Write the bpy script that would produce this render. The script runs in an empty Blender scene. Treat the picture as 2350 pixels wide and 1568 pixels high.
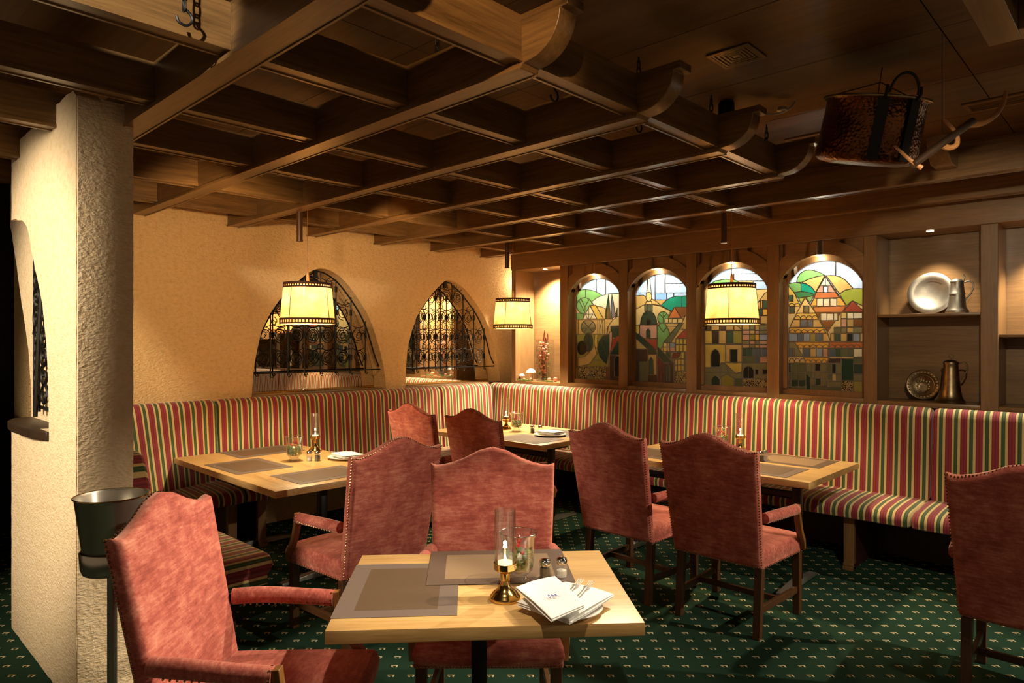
import bpy, bmesh, math, random
import numpy as np
from mathutils import Vector, Matrix
random.seed(7)
S = bpy.context.scene
COL = S.collection
PI = math.pi

# ---------------------------------------------------------------- camera
cam = bpy.data.cameras.new('camera'); co = bpy.data.objects.new('camera', cam); COL.objects.link(co)
cam.sensor_width = 36.0; cam.lens = 24.0; cam.clip_start = 0.02
co.location = (6.05, -6.05, 1.70)
co.rotation_euler = (PI / 2, 0, math.radians(43.603))
S.camera = co

# ---------------------------------------------------------------- world, exposure
w = bpy.data.worlds.new('world'); S.world = w; w.use_nodes = True
w.node_tree.nodes['Background'].inputs[0].default_value = (1.0, 0.70, 0.42, 1)
w.node_tree.nodes['Background'].inputs[1].default_value = 0.21
S.view_settings.view_transform = 'Standard'; S.view_settings.look = 'None'
S.view_settings.gamma = 1.0; S.view_settings.use_curve_mapping = False
S.view_settings.exposure = 0.1

# ---------------------------------------------------------------- lamps (ceiling spots aimed at tables, pillar and benches, added wall fill)
WARM = (1.0, 0.76, 0.42); NEUT = (1.0, 0.83, 0.58)
def spot(name, loc, to, watts, deg, blend=0.25, col=NEUT, r=0.03):
    l = bpy.data.lights.new(name, 'SPOT'); l.energy = watts; l.spot_size = math.radians(deg); l.spot_blend = blend
    l.color = col; l.shadow_soft_size = r
    o = bpy.data.objects.new(name, l); COL.objects.link(o); o.location = loc
    d = Vector(to) - Vector(loc); o.rotation_euler = d.to_track_quat('-Z', 'Y').to_euler()
    return o
def point(name, loc, watts, col=WARM, r=0.03):
    l = bpy.data.lights.new(name, 'POINT'); l.energy = watts; l.color = col; l.shadow_soft_size = r
    o = bpy.data.objects.new(name, l); COL.objects.link(o); o.location = loc
    return o
def area(name, loc, to, sx, sy, watts, col=NEUT, spread=180):
    l = bpy.data.lights.new(name, 'AREA'); l.shape = 'RECTANGLE'; l.size = sx; l.size_y = sy; l.energy = watts; l.color = col
    l.spread = math.radians(spread)
    o = bpy.data.objects.new(name, l); COL.objects.link(o); o.location = loc
    d = Vector(to) - Vector(loc); o.rotation_euler = d.to_track_quat('-Z', 'Y').to_euler()
    return o
spot('spot_table', (4.06, -2.15, 2.70), (4.1, -4.45, 0.7), 290, 55, 0.3)
spot('spot_pillar', (2.5, -7.5, 2.60), (1.75, -5.15, 1.6), 540, 57, 0.5, NEUT, 0.25)
spot('spot_beam_end', (5.95, -6.35, 2.95), (4.30, -4.50, 2.86), 330, 19, 0.4, (1.0, 0.66, 0.34))
spot('spot_cross_piece', (5.5, -6.75, 2.95), (3.62, -5.30, 2.90), 460, 15, 0.4, (1.0, 0.92, 0.78))
spot('wall_fill', (2.3, -4.45, 2.50), (0.0, -3.5, 2.05), 105, 78, 0.9, (1.0, 0.66, 0.33))  # both wall washes are added to brighten the plaster, no fixture there
spot('wall_fill', (1.9, -2.9, 2.55), (0.0, -1.6, 2.05), 70, 84, 0.9, (1.0, 0.66, 0.33))
spot('spot_front', (5.0, -5.15, 3.12), (4.2, -4.15, 0.8), 170, 35, 0.4)
spot('spot_chair', (5.3, -3.1, 3.12), (3.75, -5.0, 0.85), 440, 32, 0.4)
spot('spot_carpet', (5.9, -2.9, 3.1), (4.9, -2.9, 0.0), 70, 80, 0.3)
spot('spot_carpet', (7.7, -0.95, 2.65), (4.75, -2.95, 0.0), 420, 52, 0.3)
spot('spot_bench', (5.7, -3.3, 2.60), (4.9, 0.0, 1.35), 130, 58, 0.6)
PENDANTS = [(1.13, -3.24), (0.95, -0.68), (3.53, -0.83)]
PEND_Z = 1.84; PEND_W = 230; WIN_BACK = 6.5; WIN_FRONT = 1.6; NICHE1 = 480; NICHE2 = 50; NICHE3 = 140

# ---------------------------------------------------------------- materials
def srgb(r, g, b):
    f = lambda c: (c / 255 / 12.92) if c <= 10 else ((c / 255 + 0.055) / 1.055) ** 2.4
    return (f(r), f(g), f(b), 1)
class NT:
    def __init__(s, name):
        s.m = bpy.data.materials.new(name); s.m.use_nodes = True; s.t = s.m.node_tree; s.n = s.t.nodes; s.l = s.t.links
        s.b = s.n['Principled BSDF']; s.out = s.n['Material Output']
    def new(s, ty, **kw):
        n = s.n.new(ty)
        for k, v in kw.items(): setattr(n, k, v)
        return n
    def lk(s, a, b): s.l.new(a, b)
    def coords(s, scale=(1, 1, 1), kind='Object'):
        tc = s.new('ShaderNodeTexCoord'); mp = s.new('ShaderNodeMapping'); mp.inputs['Scale'].default_value = scale
        s.lk(tc.outputs[kind], mp.inputs[0]); return mp.outputs[0]
    def noise(s, vec, sc, det=4, rough=0.6):
        n = s.new('ShaderNodeTexNoise'); n.inputs['Scale'].default_value = sc; n.inputs['Detail'].default_value = det
        n.inputs['Roughness'].default_value = rough; s.lk(vec, n.inputs['Vector']); return n.outputs['Fac']
    def ramp(s, fac, stops, interp='LINEAR'):
        r = s.new('ShaderNodeValToRGB'); r.color_ramp.interpolation = interp; e = r.color_ramp.elements
        while len(e) < len(stops): e.new(0.5)
        for i, (p, c) in enumerate(stops): e[i].position = p; e[i].color = c
        s.lk(fac, r.inputs[0]); return r.outputs[0]
    def bump(s, h, st, dist=0.01):
        b = s.new('ShaderNodeBump'); b.inputs['Strength'].default_value = st; b.inputs['Distance'].default_value = dist
        s.lk(h, b.inputs['Height']); s.lk(b.outputs[0], s.b.inputs['Normal'])
    def set(s, col=None, rough=None, metal=None, spec=None):
        if col is not None: s.b.inputs['Base Color'].default_value = col
        if rough is not None: s.b.inputs['Roughness'].default_value = rough
        if metal is not None: s.b.inputs['Metallic'].default_value = metal
        if spec is not None: s.b.inputs['Specular IOR Level'].default_value = spec
        return s
def plain(name, col, rough=0.5, metal=0.0, var=0.12, sc=30):
    n = NT(name); v = n.coords(); f = n.noise(v, sc)
    lo = tuple(c * (1 - var) for c in col[:3]) + (1,); hi = tuple(min(1, c * (1 + var)) for c in col[:3]) + (1,)
    n.lk(n.ramp(f, [(0.3, lo), (0.7, hi)]), n.b.inputs['Base Color']); n.set(rough=rough, metal=metal); return n.m
def wood(name, c1, c2, axis, rough=0.45, fine=60, st=0.25):
    n = NT(name); s = [1.0, 1.0, 1.0]; s['xyz'.index(axis)] = 0.06
    v = n.coords(tuple(s)); a = n.noise(v, fine, 6, 0.7); b = n.noise(v, 7, 3, 0.5)
    mx = n.new('ShaderNodeMath', operation='MULTIPLY_ADD'); n.lk(a, mx.inputs[0]); mx.inputs[1].default_value = 0.55
    m2 = n.new('ShaderNodeMath', operation='MULTIPLY'); n.lk(b, m2.inputs[0]); m2.inputs[1].default_value = 0.45
    n.lk(m2.outputs[0], mx.inputs[2])
    n.lk(n.ramp(mx.outputs[0], [(0.35, c1), (0.65, c2)]), n.b.inputs['Base Color'])
    n.set(rough=rough); n.bump(a, st, 0.002); return n.m
def velvet(name):
    n = NT(name); v = n.coords(); a = n.noise(v, 9, 6, 0.75); v2 = n.coords((0.35, 2, 2.2)); b = n.noise(v2, 32, 6, 0.8)
    m = n.new('ShaderNodeMath', operation='MULTIPLY_ADD'); n.lk(b, m.inputs[0]); m.inputs[1].default_value = 0.5
    m2 = n.new('ShaderNodeMath', operation='MULTIPLY'); n.lk(a, m2.inputs[0]); m2.inputs[1].default_value = 0.5; n.lk(m2.outputs[0], m.inputs[2])
    n.lk(n.ramp(m.outputs[0], [(0.36, srgb(130, 60, 54)), (0.5, srgb(178, 95, 84)), (0.64, srgb(214, 143, 124))]), n.b.inputs['Base Color'])
    n.set(rough=0.85, spec=0.15); n.b.inputs['Sheen Weight'].default_value = 0.6; n.b.inputs['Sheen Roughness'].default_value = 0.4
    n.b.inputs['Sheen Tint'].default_value = (1.0, 0.62, 0.5, 1); n.bump(b, 0.25, 0.002); return n.m
def stripes(name, axis, period=0.095, wrap=False):
    n = NT(name); tc = n.new('ShaderNodeTexCoord'); sp = n.new('ShaderNodeSeparateXYZ'); n.lk(tc.outputs['Object'], sp.inputs[0])
    d = n.new('ShaderNodeMath', operation='DIVIDE'); sb = n.new('ShaderNodeMath', operation='SUBTRACT'); n.lk(sp.outputs['XYZ'.index(axis)], sb.inputs[0])
    if wrap: n.lk(sp.outputs[2], sb.inputs[1])
    else: sb.inputs[1].default_value = 0
    n.lk(sb.outputs[0], d.inputs[0]); d.inputs[1].default_value = period
    f = n.new('ShaderNodeMath', operation='FRACT'); n.lk(d.outputs[0], f.inputs[0])
    red, red2, dk, cr, gr = srgb(132, 38, 50), srgb(150, 56, 62), srgb(96, 28, 40), srgb(208, 184, 128), srgb(68, 90, 50)
    st = [(0, dk), (0.03, red), (0.11, red2), (0.15, red), (0.20, dk), (0.225, red), (0.30, red2), (0.34, red), (0.42, dk), (0.445, cr), (0.455, cr), (0.575, gr), (0.62, srgb(44, 70, 40)), (0.66, gr), (0.76, srgb(44, 70, 40)), (0.80, gr), (0.825, cr), (0.96, cr)]
    c = n.ramp(f.outputs[0], st, 'CONSTANT')
    v = n.coords(); nz = n.noise(v, 160, 3, 0.7); r2 = n.ramp(nz, [(0.3, (0.8, 0.8, 0.8, 1)), (0.7, (1, 1, 1, 1))])
    mx = n.new('ShaderNodeMixRGB', blend_type='MULTIPLY'); mx.inputs[0].default_value = 1; n.lk(c, mx.inputs[1]); n.lk(r2, mx.inputs[2])
    n.lk(mx.outputs[0], n.b.inputs['Base Color']); n.set(rough=0.7, spec=0.3); n.b.inputs['Sheen Weight'].default_value = 0.3
    n.bump(nz, 0.15, 0.001); return n.m
def plaster(name, col, bs=0.9):
    n = NT(name); v = n.coords((1, 1, 1.3)); a = n.noise(v, 26, 8, 0.62); vb = n.coords((1, 1, 2.2)); b = n.noise(vb, 60, 4, 0.6)
    vo = n.new('ShaderNodeTexVoronoi'); vo.inputs['Scale'].default_value = 45; n.lk(n.coords((1, 1, 1.6)), vo.inputs['Vector'])
    m = n.new('ShaderNodeMath', operation='ADD'); n.lk(a, m.inputs[0]); n.lk(b, m.inputs[1])
    m2 = n.new('ShaderNodeMath', operation='MULTIPLY_ADD'); n.lk(vo.outputs['Distance'], m2.inputs[0]); m2.inputs[1].default_value = 0.5; n.lk(m.outputs[0], m2.inputs[2])
    hi = col; lo = (col[0] * 0.88, col[1] * 0.83, col[2] * 0.74, 1)
    n.lk(n.ramp(a, [(0.30, lo), (0.55, hi)]), n.b.inputs['Base Color']); n.set(rough=0.9, spec=0.2); n.bump(m2.outputs[0], bs, 0.016); return n.m
def glass(name, tint=(1, 1, 1, 1), w=0.09):
    n = NT(name); n.n.remove(n.b); t = n.new('ShaderNodeBsdfTransparent'); t.inputs[0].default_value = tint
    g = n.new('ShaderNodeBsdfGlossy'); g.inputs['Roughness'].default_value = 0.03; lw = n.new('ShaderNodeLayerWeight'); lw.inputs[0].default_value = 0.25
    mm = n.new('ShaderNodeMath', operation='MULTIPLY_ADD'); n.lk(lw.outputs['Facing'], mm.inputs[0]); mm.inputs[1].default_value = 0.75; mm.inputs[2].default_value = w * 0.6
    mx = n.new('ShaderNodeMixShader'); n.lk(mm.outputs[0], mx.inputs[0]); n.lk(t.outputs[0], mx.inputs[1]); n.lk(g.outputs[0], mx.inputs[2]); n.lk(mx.outputs[0], n.out.inputs[0])
    return n.m
def emit(name, col, st):
    n = NT(name); n.set(col=(0, 0, 0, 1)); n.b.inputs['Emission Color'].default_value = col; n.b.inputs['Emission Strength'].default_value = st; return n.m
def trans(name, stops, sc, tw=0.6, kind='Object', attr=None):
    n = NT(name); n.n.remove(n.b)
    if attr: a = n.new('ShaderNodeAttribute'); a.attribute_name = attr; c = a.outputs['Color']
    else: c = n.ramp(n.noise(n.coords(), sc, 5, 0.6), stops)
    d = n.new('ShaderNodeBsdfDiffuse'); t = n.new('ShaderNodeBsdfTranslucent'); n.lk(c, d.inputs[0]); n.lk(c, t.inputs[0])
    mx = n.new('ShaderNodeMixShader'); mx.inputs[0].default_value = tw; n.lk(d.outputs[0], mx.inputs[1]); n.lk(t.outputs[0], mx.inputs[2])
    g = n.new('ShaderNodeBsdfGlossy'); g.inputs['Roughness'].default_value = 0.15; m2 = n.new('ShaderNodeMixShader'); m2.inputs[0].default_value = 0.06 if attr else 0.01
    n.lk(mx.outputs[0], m2.inputs[1]); n.lk(g.outputs[0], m2.inputs[2]); n.lk(m2.outputs[0], n.out.inputs[0]); return n.m
M = {}
DK1, DK2 = srgb(82, 58, 31), srgb(136, 100, 58)
for ax in 'xyz':
    M['beam' + ax] = wood('beam_oak_' + ax, DK1, DK2, ax, 0.32)
    M['panel' + ax] = wood('panel_oak_' + ax, srgb(100, 74, 46), srgb(136, 104, 66), ax, 0.35, 90, 0.08)
    M['oak' + ax] = wood('light_oak_' + ax, srgb(166, 128, 78), srgb(212, 176, 118), ax, 0.38, 70, 0.15)
    M['chairwood' + ax] = wood('chair_wood_' + ax, srgb(62, 38, 24), srgb(96, 62, 36), ax, 0.35, 60, 0.1)
M['armwood'] = wood('arm_wood', srgb(96, 62, 30), srgb(140, 98, 52), 'z', 0.35, 60, 0.1)
M['ceil'] = wood('ceiling_veneer', srgb(84, 60, 36), srgb(116, 86, 54), 'x', 0.5, 30, 0.05)
M['plaster'] = plaster('rough_plaster', srgb(234, 198, 144))
M['plasterP'] = plaster('pillar_plaster', srgb(238, 214, 180), 0.55)
M['velvet'] = velvet('dusty_red_velvet')
M['stripeX'] = stripes('striped_velvet_x', 'X'); M['stripeY'] = stripes('striped_velvet_y', 'Y')
M['stripeW'] = stripes('striped_velvet_wrapped', 'X', 0.116, True)
M['black'] = plain('black_metal', (0.012, 0.011, 0.010, 1), 0.35, 0.6)
M['iron'] = plain('wrought_iron', (0.02, 0.018, 0.016, 1), 0.5, 0.7)
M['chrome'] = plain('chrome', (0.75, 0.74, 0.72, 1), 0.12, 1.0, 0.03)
M['steel'] = plain('brushed_steel', (0.56, 0.55, 0.52, 1), 0.35, 0.85, 0.05)
M['coolersteel'] = plain('polished_steel', (0.52, 0.49, 0.43, 1), 0.26, 0.88, 0.03)
M['brass'] = plain('brass', (0.72, 0.48, 0.16, 1), 0.14, 1.0, 0.08)
M['oldbrass'] = plain('old_brass', (0.24, 0.18, 0.10, 1), 0.36, 1.0, 0.3)
M['pewter'] = plain('pewter', (0.34, 0.32, 0.28, 1), 0.46, 1.0, 0.12)
M['copper'] = plain('copper_relief', (0.28, 0.21, 0.12, 1), 0.42, 1.0, 0.3)
M['nail'] = plain('nail_metal', (0.30, 0.20, 0.10, 1), 0.25, 1.0)
M['glass'] = glass('clear_glass')
M['china'] = plain('white_china', (0.82, 0.80, 0.76, 1), 0.2, 0, 0.02)
M['linen'] = plain('white_linen', (0.84, 0.84, 0.83, 1), 0.85, 0, 0.03, 90)
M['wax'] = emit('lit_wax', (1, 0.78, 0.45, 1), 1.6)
M['flame'] = emit('flame', (1, 0.78, 0.42, 1), 8)
M['bulb'] = emit('lamp_lens', (1, 0.86, 0.62, 1), 18)
M['matO'] = plain('placemat_border', srgb(98, 86, 80), 0.5, 0, 0.1, 400)
M['matI'] = plain('placemat_centre', srgb(82, 65, 49), 0.55, 0, 0.15, 400)
M['matO2'] = plain('placemat_border_brown', srgb(88, 72, 62), 0.5, 0, 0.1, 400)
M['matI2'] = plain('placemat_centre_tan', srgb(128, 106, 82), 0.55, 0, 0.15, 400)
M['moss'] = plain('moss', srgb(96, 116, 58), 0.9, 0, 0.5, 120)
M['berry'] = plain('red_berry', srgb(170, 26, 44), 0.3)
M['stone'] = plain('quartz', (0.6, 0.6, 0.55, 1), 0.25)
M['salt'] = plain('salt', (0.8, 0.8, 0.78, 1), 0.8)
M['pepper'] = plain('pepper', (0.09, 0.075, 0.05, 1), 0.8, 0, 0.5, 300)
M['darkred'] = plain('dark_red_board', srgb(62, 24, 20), 0.6)
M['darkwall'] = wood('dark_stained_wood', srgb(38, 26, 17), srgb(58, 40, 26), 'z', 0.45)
M['trimband'] = plain('shade_trim', srgb(66, 38, 22), 0.7)
M['twig'] = plain('twig', srgb(132, 64, 60), 0.7)
M['apple'] = plain('small_apple', srgb(232, 150, 124), 0.4, 0, 0.3, 20)
M['mush'] = plain('mushroom', srgb(236, 214, 196), 0.5)
M['horn'] = wood('pale_bent_wood', srgb(140, 92, 52), srgb(176, 124, 74), 'x', 0.45)
M['blue'] = plain('blue_print', srgb(40, 50, 150), 0.7)
M['slat'] = plain('vent_metal', srgb(128, 112, 84), 0.4, 0.3)
M['flex'] = plain('lamp_cord', srgb(150, 104, 70), 0.6)
n = NT('mirror'); n.set((0.82, 0.80, 0.76, 1), 0.01, 1.0); M['mirror'] = n.m
M['shade'] = trans('parchment_shade', [(0.3, srgb(186, 128, 70)), (0.7, srgb(214, 172, 116))], 9, 0.12)
M['artglass'] = trans('stained_glass', None, 1, 0.72, attr='Col')
M['lead'] = plain('lead_came', (0.16, 0.15, 0.13, 1), 0.4, 0.8)
M['whitebox'] = plain('light_box_white', (0.85, 0.85, 0.85, 1), 0.9, 0, 0.01)
n = NT('hammered_copper'); v = n.coords(); vo = n.new('ShaderNodeTexVoronoi'); vo.inputs['Scale'].default_value = 55; n.lk(v, vo.inputs['Vector'])
n.lk(n.ramp(n.noise(v, 6), [(0.3, srgb(70, 44, 28)), (0.7, srgb(120, 76, 46))]), n.b.inputs['Base Color']); n.set(rough=0.28, metal=1.0); n.bump(vo.outputs['Distance'], 0.5, 0.006); M['kettle'] = n.m
n = NT('green_carpet'); v = n.coords(); f = n.noise(v, 500, 3, 0.7); f2 = n.noise(v, 2.5)
n.lk(n.ramp(f, [(0.3, srgb(24, 46, 36)), (0.7, srgb(38, 66, 50))]), n.b.inputs['Base Color']); n.set(rough=0.95, spec=0.1); n.bump(f, 0.4, 0.004); M['carpet'] = n.m
M['motif'] = plain('carpet_motif', srgb(196, 184, 148), 0.95, 0, 0.15, 400)

# ---------------------------------------------------------------- mesh helpers
class MB:
    def __init__(s): s.v = []; s.f = []; s.m = []; s.cur = 0; s.smooth = True
    def add(s, vs, fs, T=None):
        o = len(s.v)
        if T is not None: vs = [tuple(T @ Vector(p)) for p in vs]
        s.v += [tuple(p) for p in vs]; s.f += [tuple(i + o for i in f) for f in fs]; s.m += [s.cur] * len(fs); return s
    def box(s, a, b, T=None):
        x0, y0, z0 = a; x1, y1, z1 = b
        return s.add([(x0, y0, z0), (x1, y0, z0), (x1, y1, z0), (x0, y1, z0), (x0, y0, z1), (x1, y0, z1), (x1, y1, z1), (x0, y1, z1)],
                     [(0, 3, 2, 1), (4, 5, 6, 7), (0, 1, 5, 4), (1, 2, 6, 5), (2, 3, 7, 6), (3, 0, 4, 7)], T)
    def rbox(s, a, b, r=0.004, seg=2, T=None):
        bm = bmesh.new(); bmesh.ops.create_cube(bm, size=1)
        for v in bm.verts: v.co = Vector([a[i] + (v.co[i] + 0.5) * (b[i] - a[i]) for i in range(3)])
        bmesh.ops.bevel(bm, geom=bm.edges[:], offset=r, segments=seg, profile=0.5, affect='EDGES')
        bm.verts.index_update(); s.add([v.co[:] for v in bm.verts], [[v.index for v in f.verts] for f in bm.faces], T); bm.free(); return s
    def prism(s, poly, axis, a, b, T=None):
        n = len(poly)
        def mk(p, t): return (t, p[0], p[1]) if axis == 'x' else ((p[0], t, p[1]) if axis == 'y' else (p[0], p[1], t))
        vs = [mk(p, a) for p in poly] + [mk(p, b) for p in poly]
        fs = [tuple(range(n)), tuple(range(2 * n - 1, n - 1, -1))] + [(i, i + n, (i + 1) % n + n, (i + 1) % n) for i in range(n)]
        return s.add(vs, fs, T)
    def grid(s, fn, us, vs_, T=None, wrapu=False):
        nu, nv = len(us), len(vs_); vs = [fn(u, v) for v in vs_ for u in us]; fs = []
        for j in range(nv - 1):
            for i in range(nu if wrapu else nu - 1):
                i2 = (i + 1) % nu; fs.append((j * nu + i, j * nu + i2, (j + 1) * nu + i2, (j + 1) * nu + i))
        return s.add(vs, fs, T)
    def lathe(s, prof, n=24, c=(0, 0, 0), T=None, cap=True):
        vs = []; fs = []; k = len(prof)
        for r, z in prof:
            for i in range(n): a = 2 * PI * i / n; vs.append((c[0] + r * math.cos(a), c[1] + r * math.sin(a), c[2] + z))
        for j in range(k - 1):
            for i in range(n): fs.append((j * n + i, j * n + (i + 1) % n, (j + 1) * n + (i + 1) % n, (j + 1) * n + i))
        if cap:
            if prof[0][0] > 1e-4: fs.append(tuple(range(n - 1, -1, -1)))
            if prof[-1][0] > 1e-4: fs.append(tuple(range((k - 1) * n, k * n)))
        return s.add(vs, fs, T)
    def cyl(s, a, b, r, n=12, r2=None): return s.tube([a, b], r, n, r2=r2)
    def tube(s, path, r, n=8, closed=False, r2=None, flat=None, T=None):
        P = [Vector(p) for p in path]; k = len(P); vs = []; fs = []
        if closed and k < 3: closed = False
        up = None
        for i in range(k):
            if closed: t = P[(i + 1) % k] - P[i - 1]
            else: t = P[min(i + 1, k - 1)] - P[max(i - 1, 0)]
            if t.length < 1e-9: t = Vector((0, 0, 1))
            t.normalize()
            if up is None: up = Vector((0, 0, 1)) if abs(t.z) < 0.9 else Vector((1, 0, 0))
            x = up.cross(t)
            if x.length < 1e-6: x = Vector((0, 1, 0)).cross(t)
            x.normalize(); y = t.cross(x).normalized(); up = y
            rr = r if r2 is None else r + (r2 - r) * i / (k - 1)
            ra, rb = (rr, rr) if flat is None else (rr * flat[0], rr * flat[1])
            for j in range(n):
                a = 2 * PI * (j + 0.5) / n; vs.append(P[i] + x * (math.cos(a) * ra) + y * (math.sin(a) * rb))
        for i in range(k if closed else k - 1):
            i2 = (i + 1) % k
            for j in range(n): fs.append((i * n + j, i * n + (j + 1) % n, i2 * n + (j + 1) % n, i2 * n + j))
        if not closed: fs.append(tuple(range(n - 1, -1, -1))); fs.append(tuple(range((k - 1) * n, k * n)))
        return s.add(vs, fs, T)
    def ball(s, c, r, n=8, k=5, sc=(1, 1, 1), T=None):
        vs = []; fs = []
        for j in range(k + 1):
            p = PI * j / k
            for i in range(n): a = 2 * PI * i / n; vs.append((c[0] + r * sc[0] * math.sin(p) * math.cos(a), c[1] + r * sc[1] * math.sin(p) * math.sin(a), c[2] + r * sc[2] * math.cos(p)))
        for j in range(k):
            for i in range(n): fs.append((j * n + i, (j + 1) * n + i, (j + 1) * n + (i + 1) % n, j * n + (i + 1) % n))
        return s.add(vs, fs, T)
    def build(s, name, mats, parent=None, sharp=35, smooth=True, bevel=0):
        me = bpy.data.meshes.new(name); me.from_pydata(s.v, [], s.f)
        mats = mats if isinstance(mats, (list, tuple)) else [mats]
        for m in mats: me.materials.append(M[m] if isinstance(m, str) else m)
        if len(mats) > 1: me.polygons.foreach_set('material_index', s.m)
        me.validate(); bm = bmesh.new(); bm.from_mesh(me)
        bmesh.ops.remove_doubles(bm, verts=bm.verts, dist=1e-6); bmesh.ops.recalc_face_normals(bm, faces=bm.faces); bm.to_mesh(me); bm.free()
        if smooth: me.shade_smooth(); me.set_sharp_from_angle(angle=math.radians(sharp))
        o = bpy.data.objects.new(name, me); COL.objects.link(o)
        if parent is not None: o.parent = parent
        if bevel:
            md = o.modifiers.new('bevel', 'BEVEL'); md.width = bevel; md.segments = 2; md.limit_method = 'ANGLE'; md.angle_limit = math.radians(40)
        return o
def tag(o, label=None, cat=None, group=None, kind=None):
    if label: o['label'] = label
    if cat: o['category'] = cat
    if group: o['group'] = group
    if kind: o['kind'] = kind
    return o
def empty(name, loc=(0, 0, 0), rz=0, label=None, cat=None, group=None):
    o = bpy.data.objects.new(name, None); COL.objects.link(o); o.location = loc; o.rotation_euler = (0, 0, rz); o.empty_display_size = 0.1
    return tag(o, label, cat, group)
def struct(name, mb, mats, **kw): return tag(mb.build(name, mats, **kw), kind='structure')
def clone(src, loc, rz, label=None, group=None):
    def cp(o, par):
        c = o.copy(); COL.objects.link(c)
        if par is not None: c.parent = par
        for ch in [x for x in KIDS.get(o.name, [])]: KIDS.setdefault(c.name, []).append(cp(ch, c))
        return c
    c = cp(src, None); c.location = loc; c.rotation_euler = (0, 0, rz)
    if label: c['label'] = label
    if group: c['group'] = group
    return c
KIDS = {}
def reg(root):
    bpy.context.view_layer.update()
    def r(o):
        KIDS[o.name] = list(o.children)
        for c in o.children: r(c)
    r(root)
    return root
def smoothpath(pts, n=6):
    P = [Vector(p) for p in pts]; out = []
    for i in range(len(P) - 1):
        p0 = P[max(i - 1, 0)]; p1 = P[i]; p2 = P[i + 1]; p3 = P[min(i + 2, len(P) - 1)]
        for k in range(n):
            t = k / n
            out.append(0.5 * ((2 * p1) + (p2 - p0) * t + (2 * p0 - 5 * p1 + 4 * p2 - p3) * t * t + (3 * p1 - p0 - 3 * p2 + p3) * t ** 3))
    out.append(P[-1]); return out
EDGE = [-1, -0.992, -0.97, -0.935, -0.9, -0.8, -0.65, -0.45, -0.22, 0, 0.22, 0.45, 0.65, 0.8, 0.9, 0.935, 0.97, 0.992, 1]
def fo(s, a=0.9):
    s = abs(s); return 1.0 if s <= a else math.sqrt(max(0, 1 - ((s - a) / (1 - a)) ** 2))
def pillow(mb, pos, nrm, half, T=None, a=0.9, b=0.9):
    """closed cushion: pos(s,t) centre surface, nrm(s,t) unit thickness direction, half(s,t) half thickness"""
    n = len(EDGE)
    for sg in (1, -1):
        def fn(s_, t_):
            p = Vector(pos(s_, t_)); return tuple(p + Vector(nrm(s_, t_)) * (sg * half(s_, t_, sg) * fo(s_, a) * fo(t_, b)))
        us = EDGE if sg > 0 else EDGE[::-1]
        mb.grid(fn, us, EDGE, T)
    return mb

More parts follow.
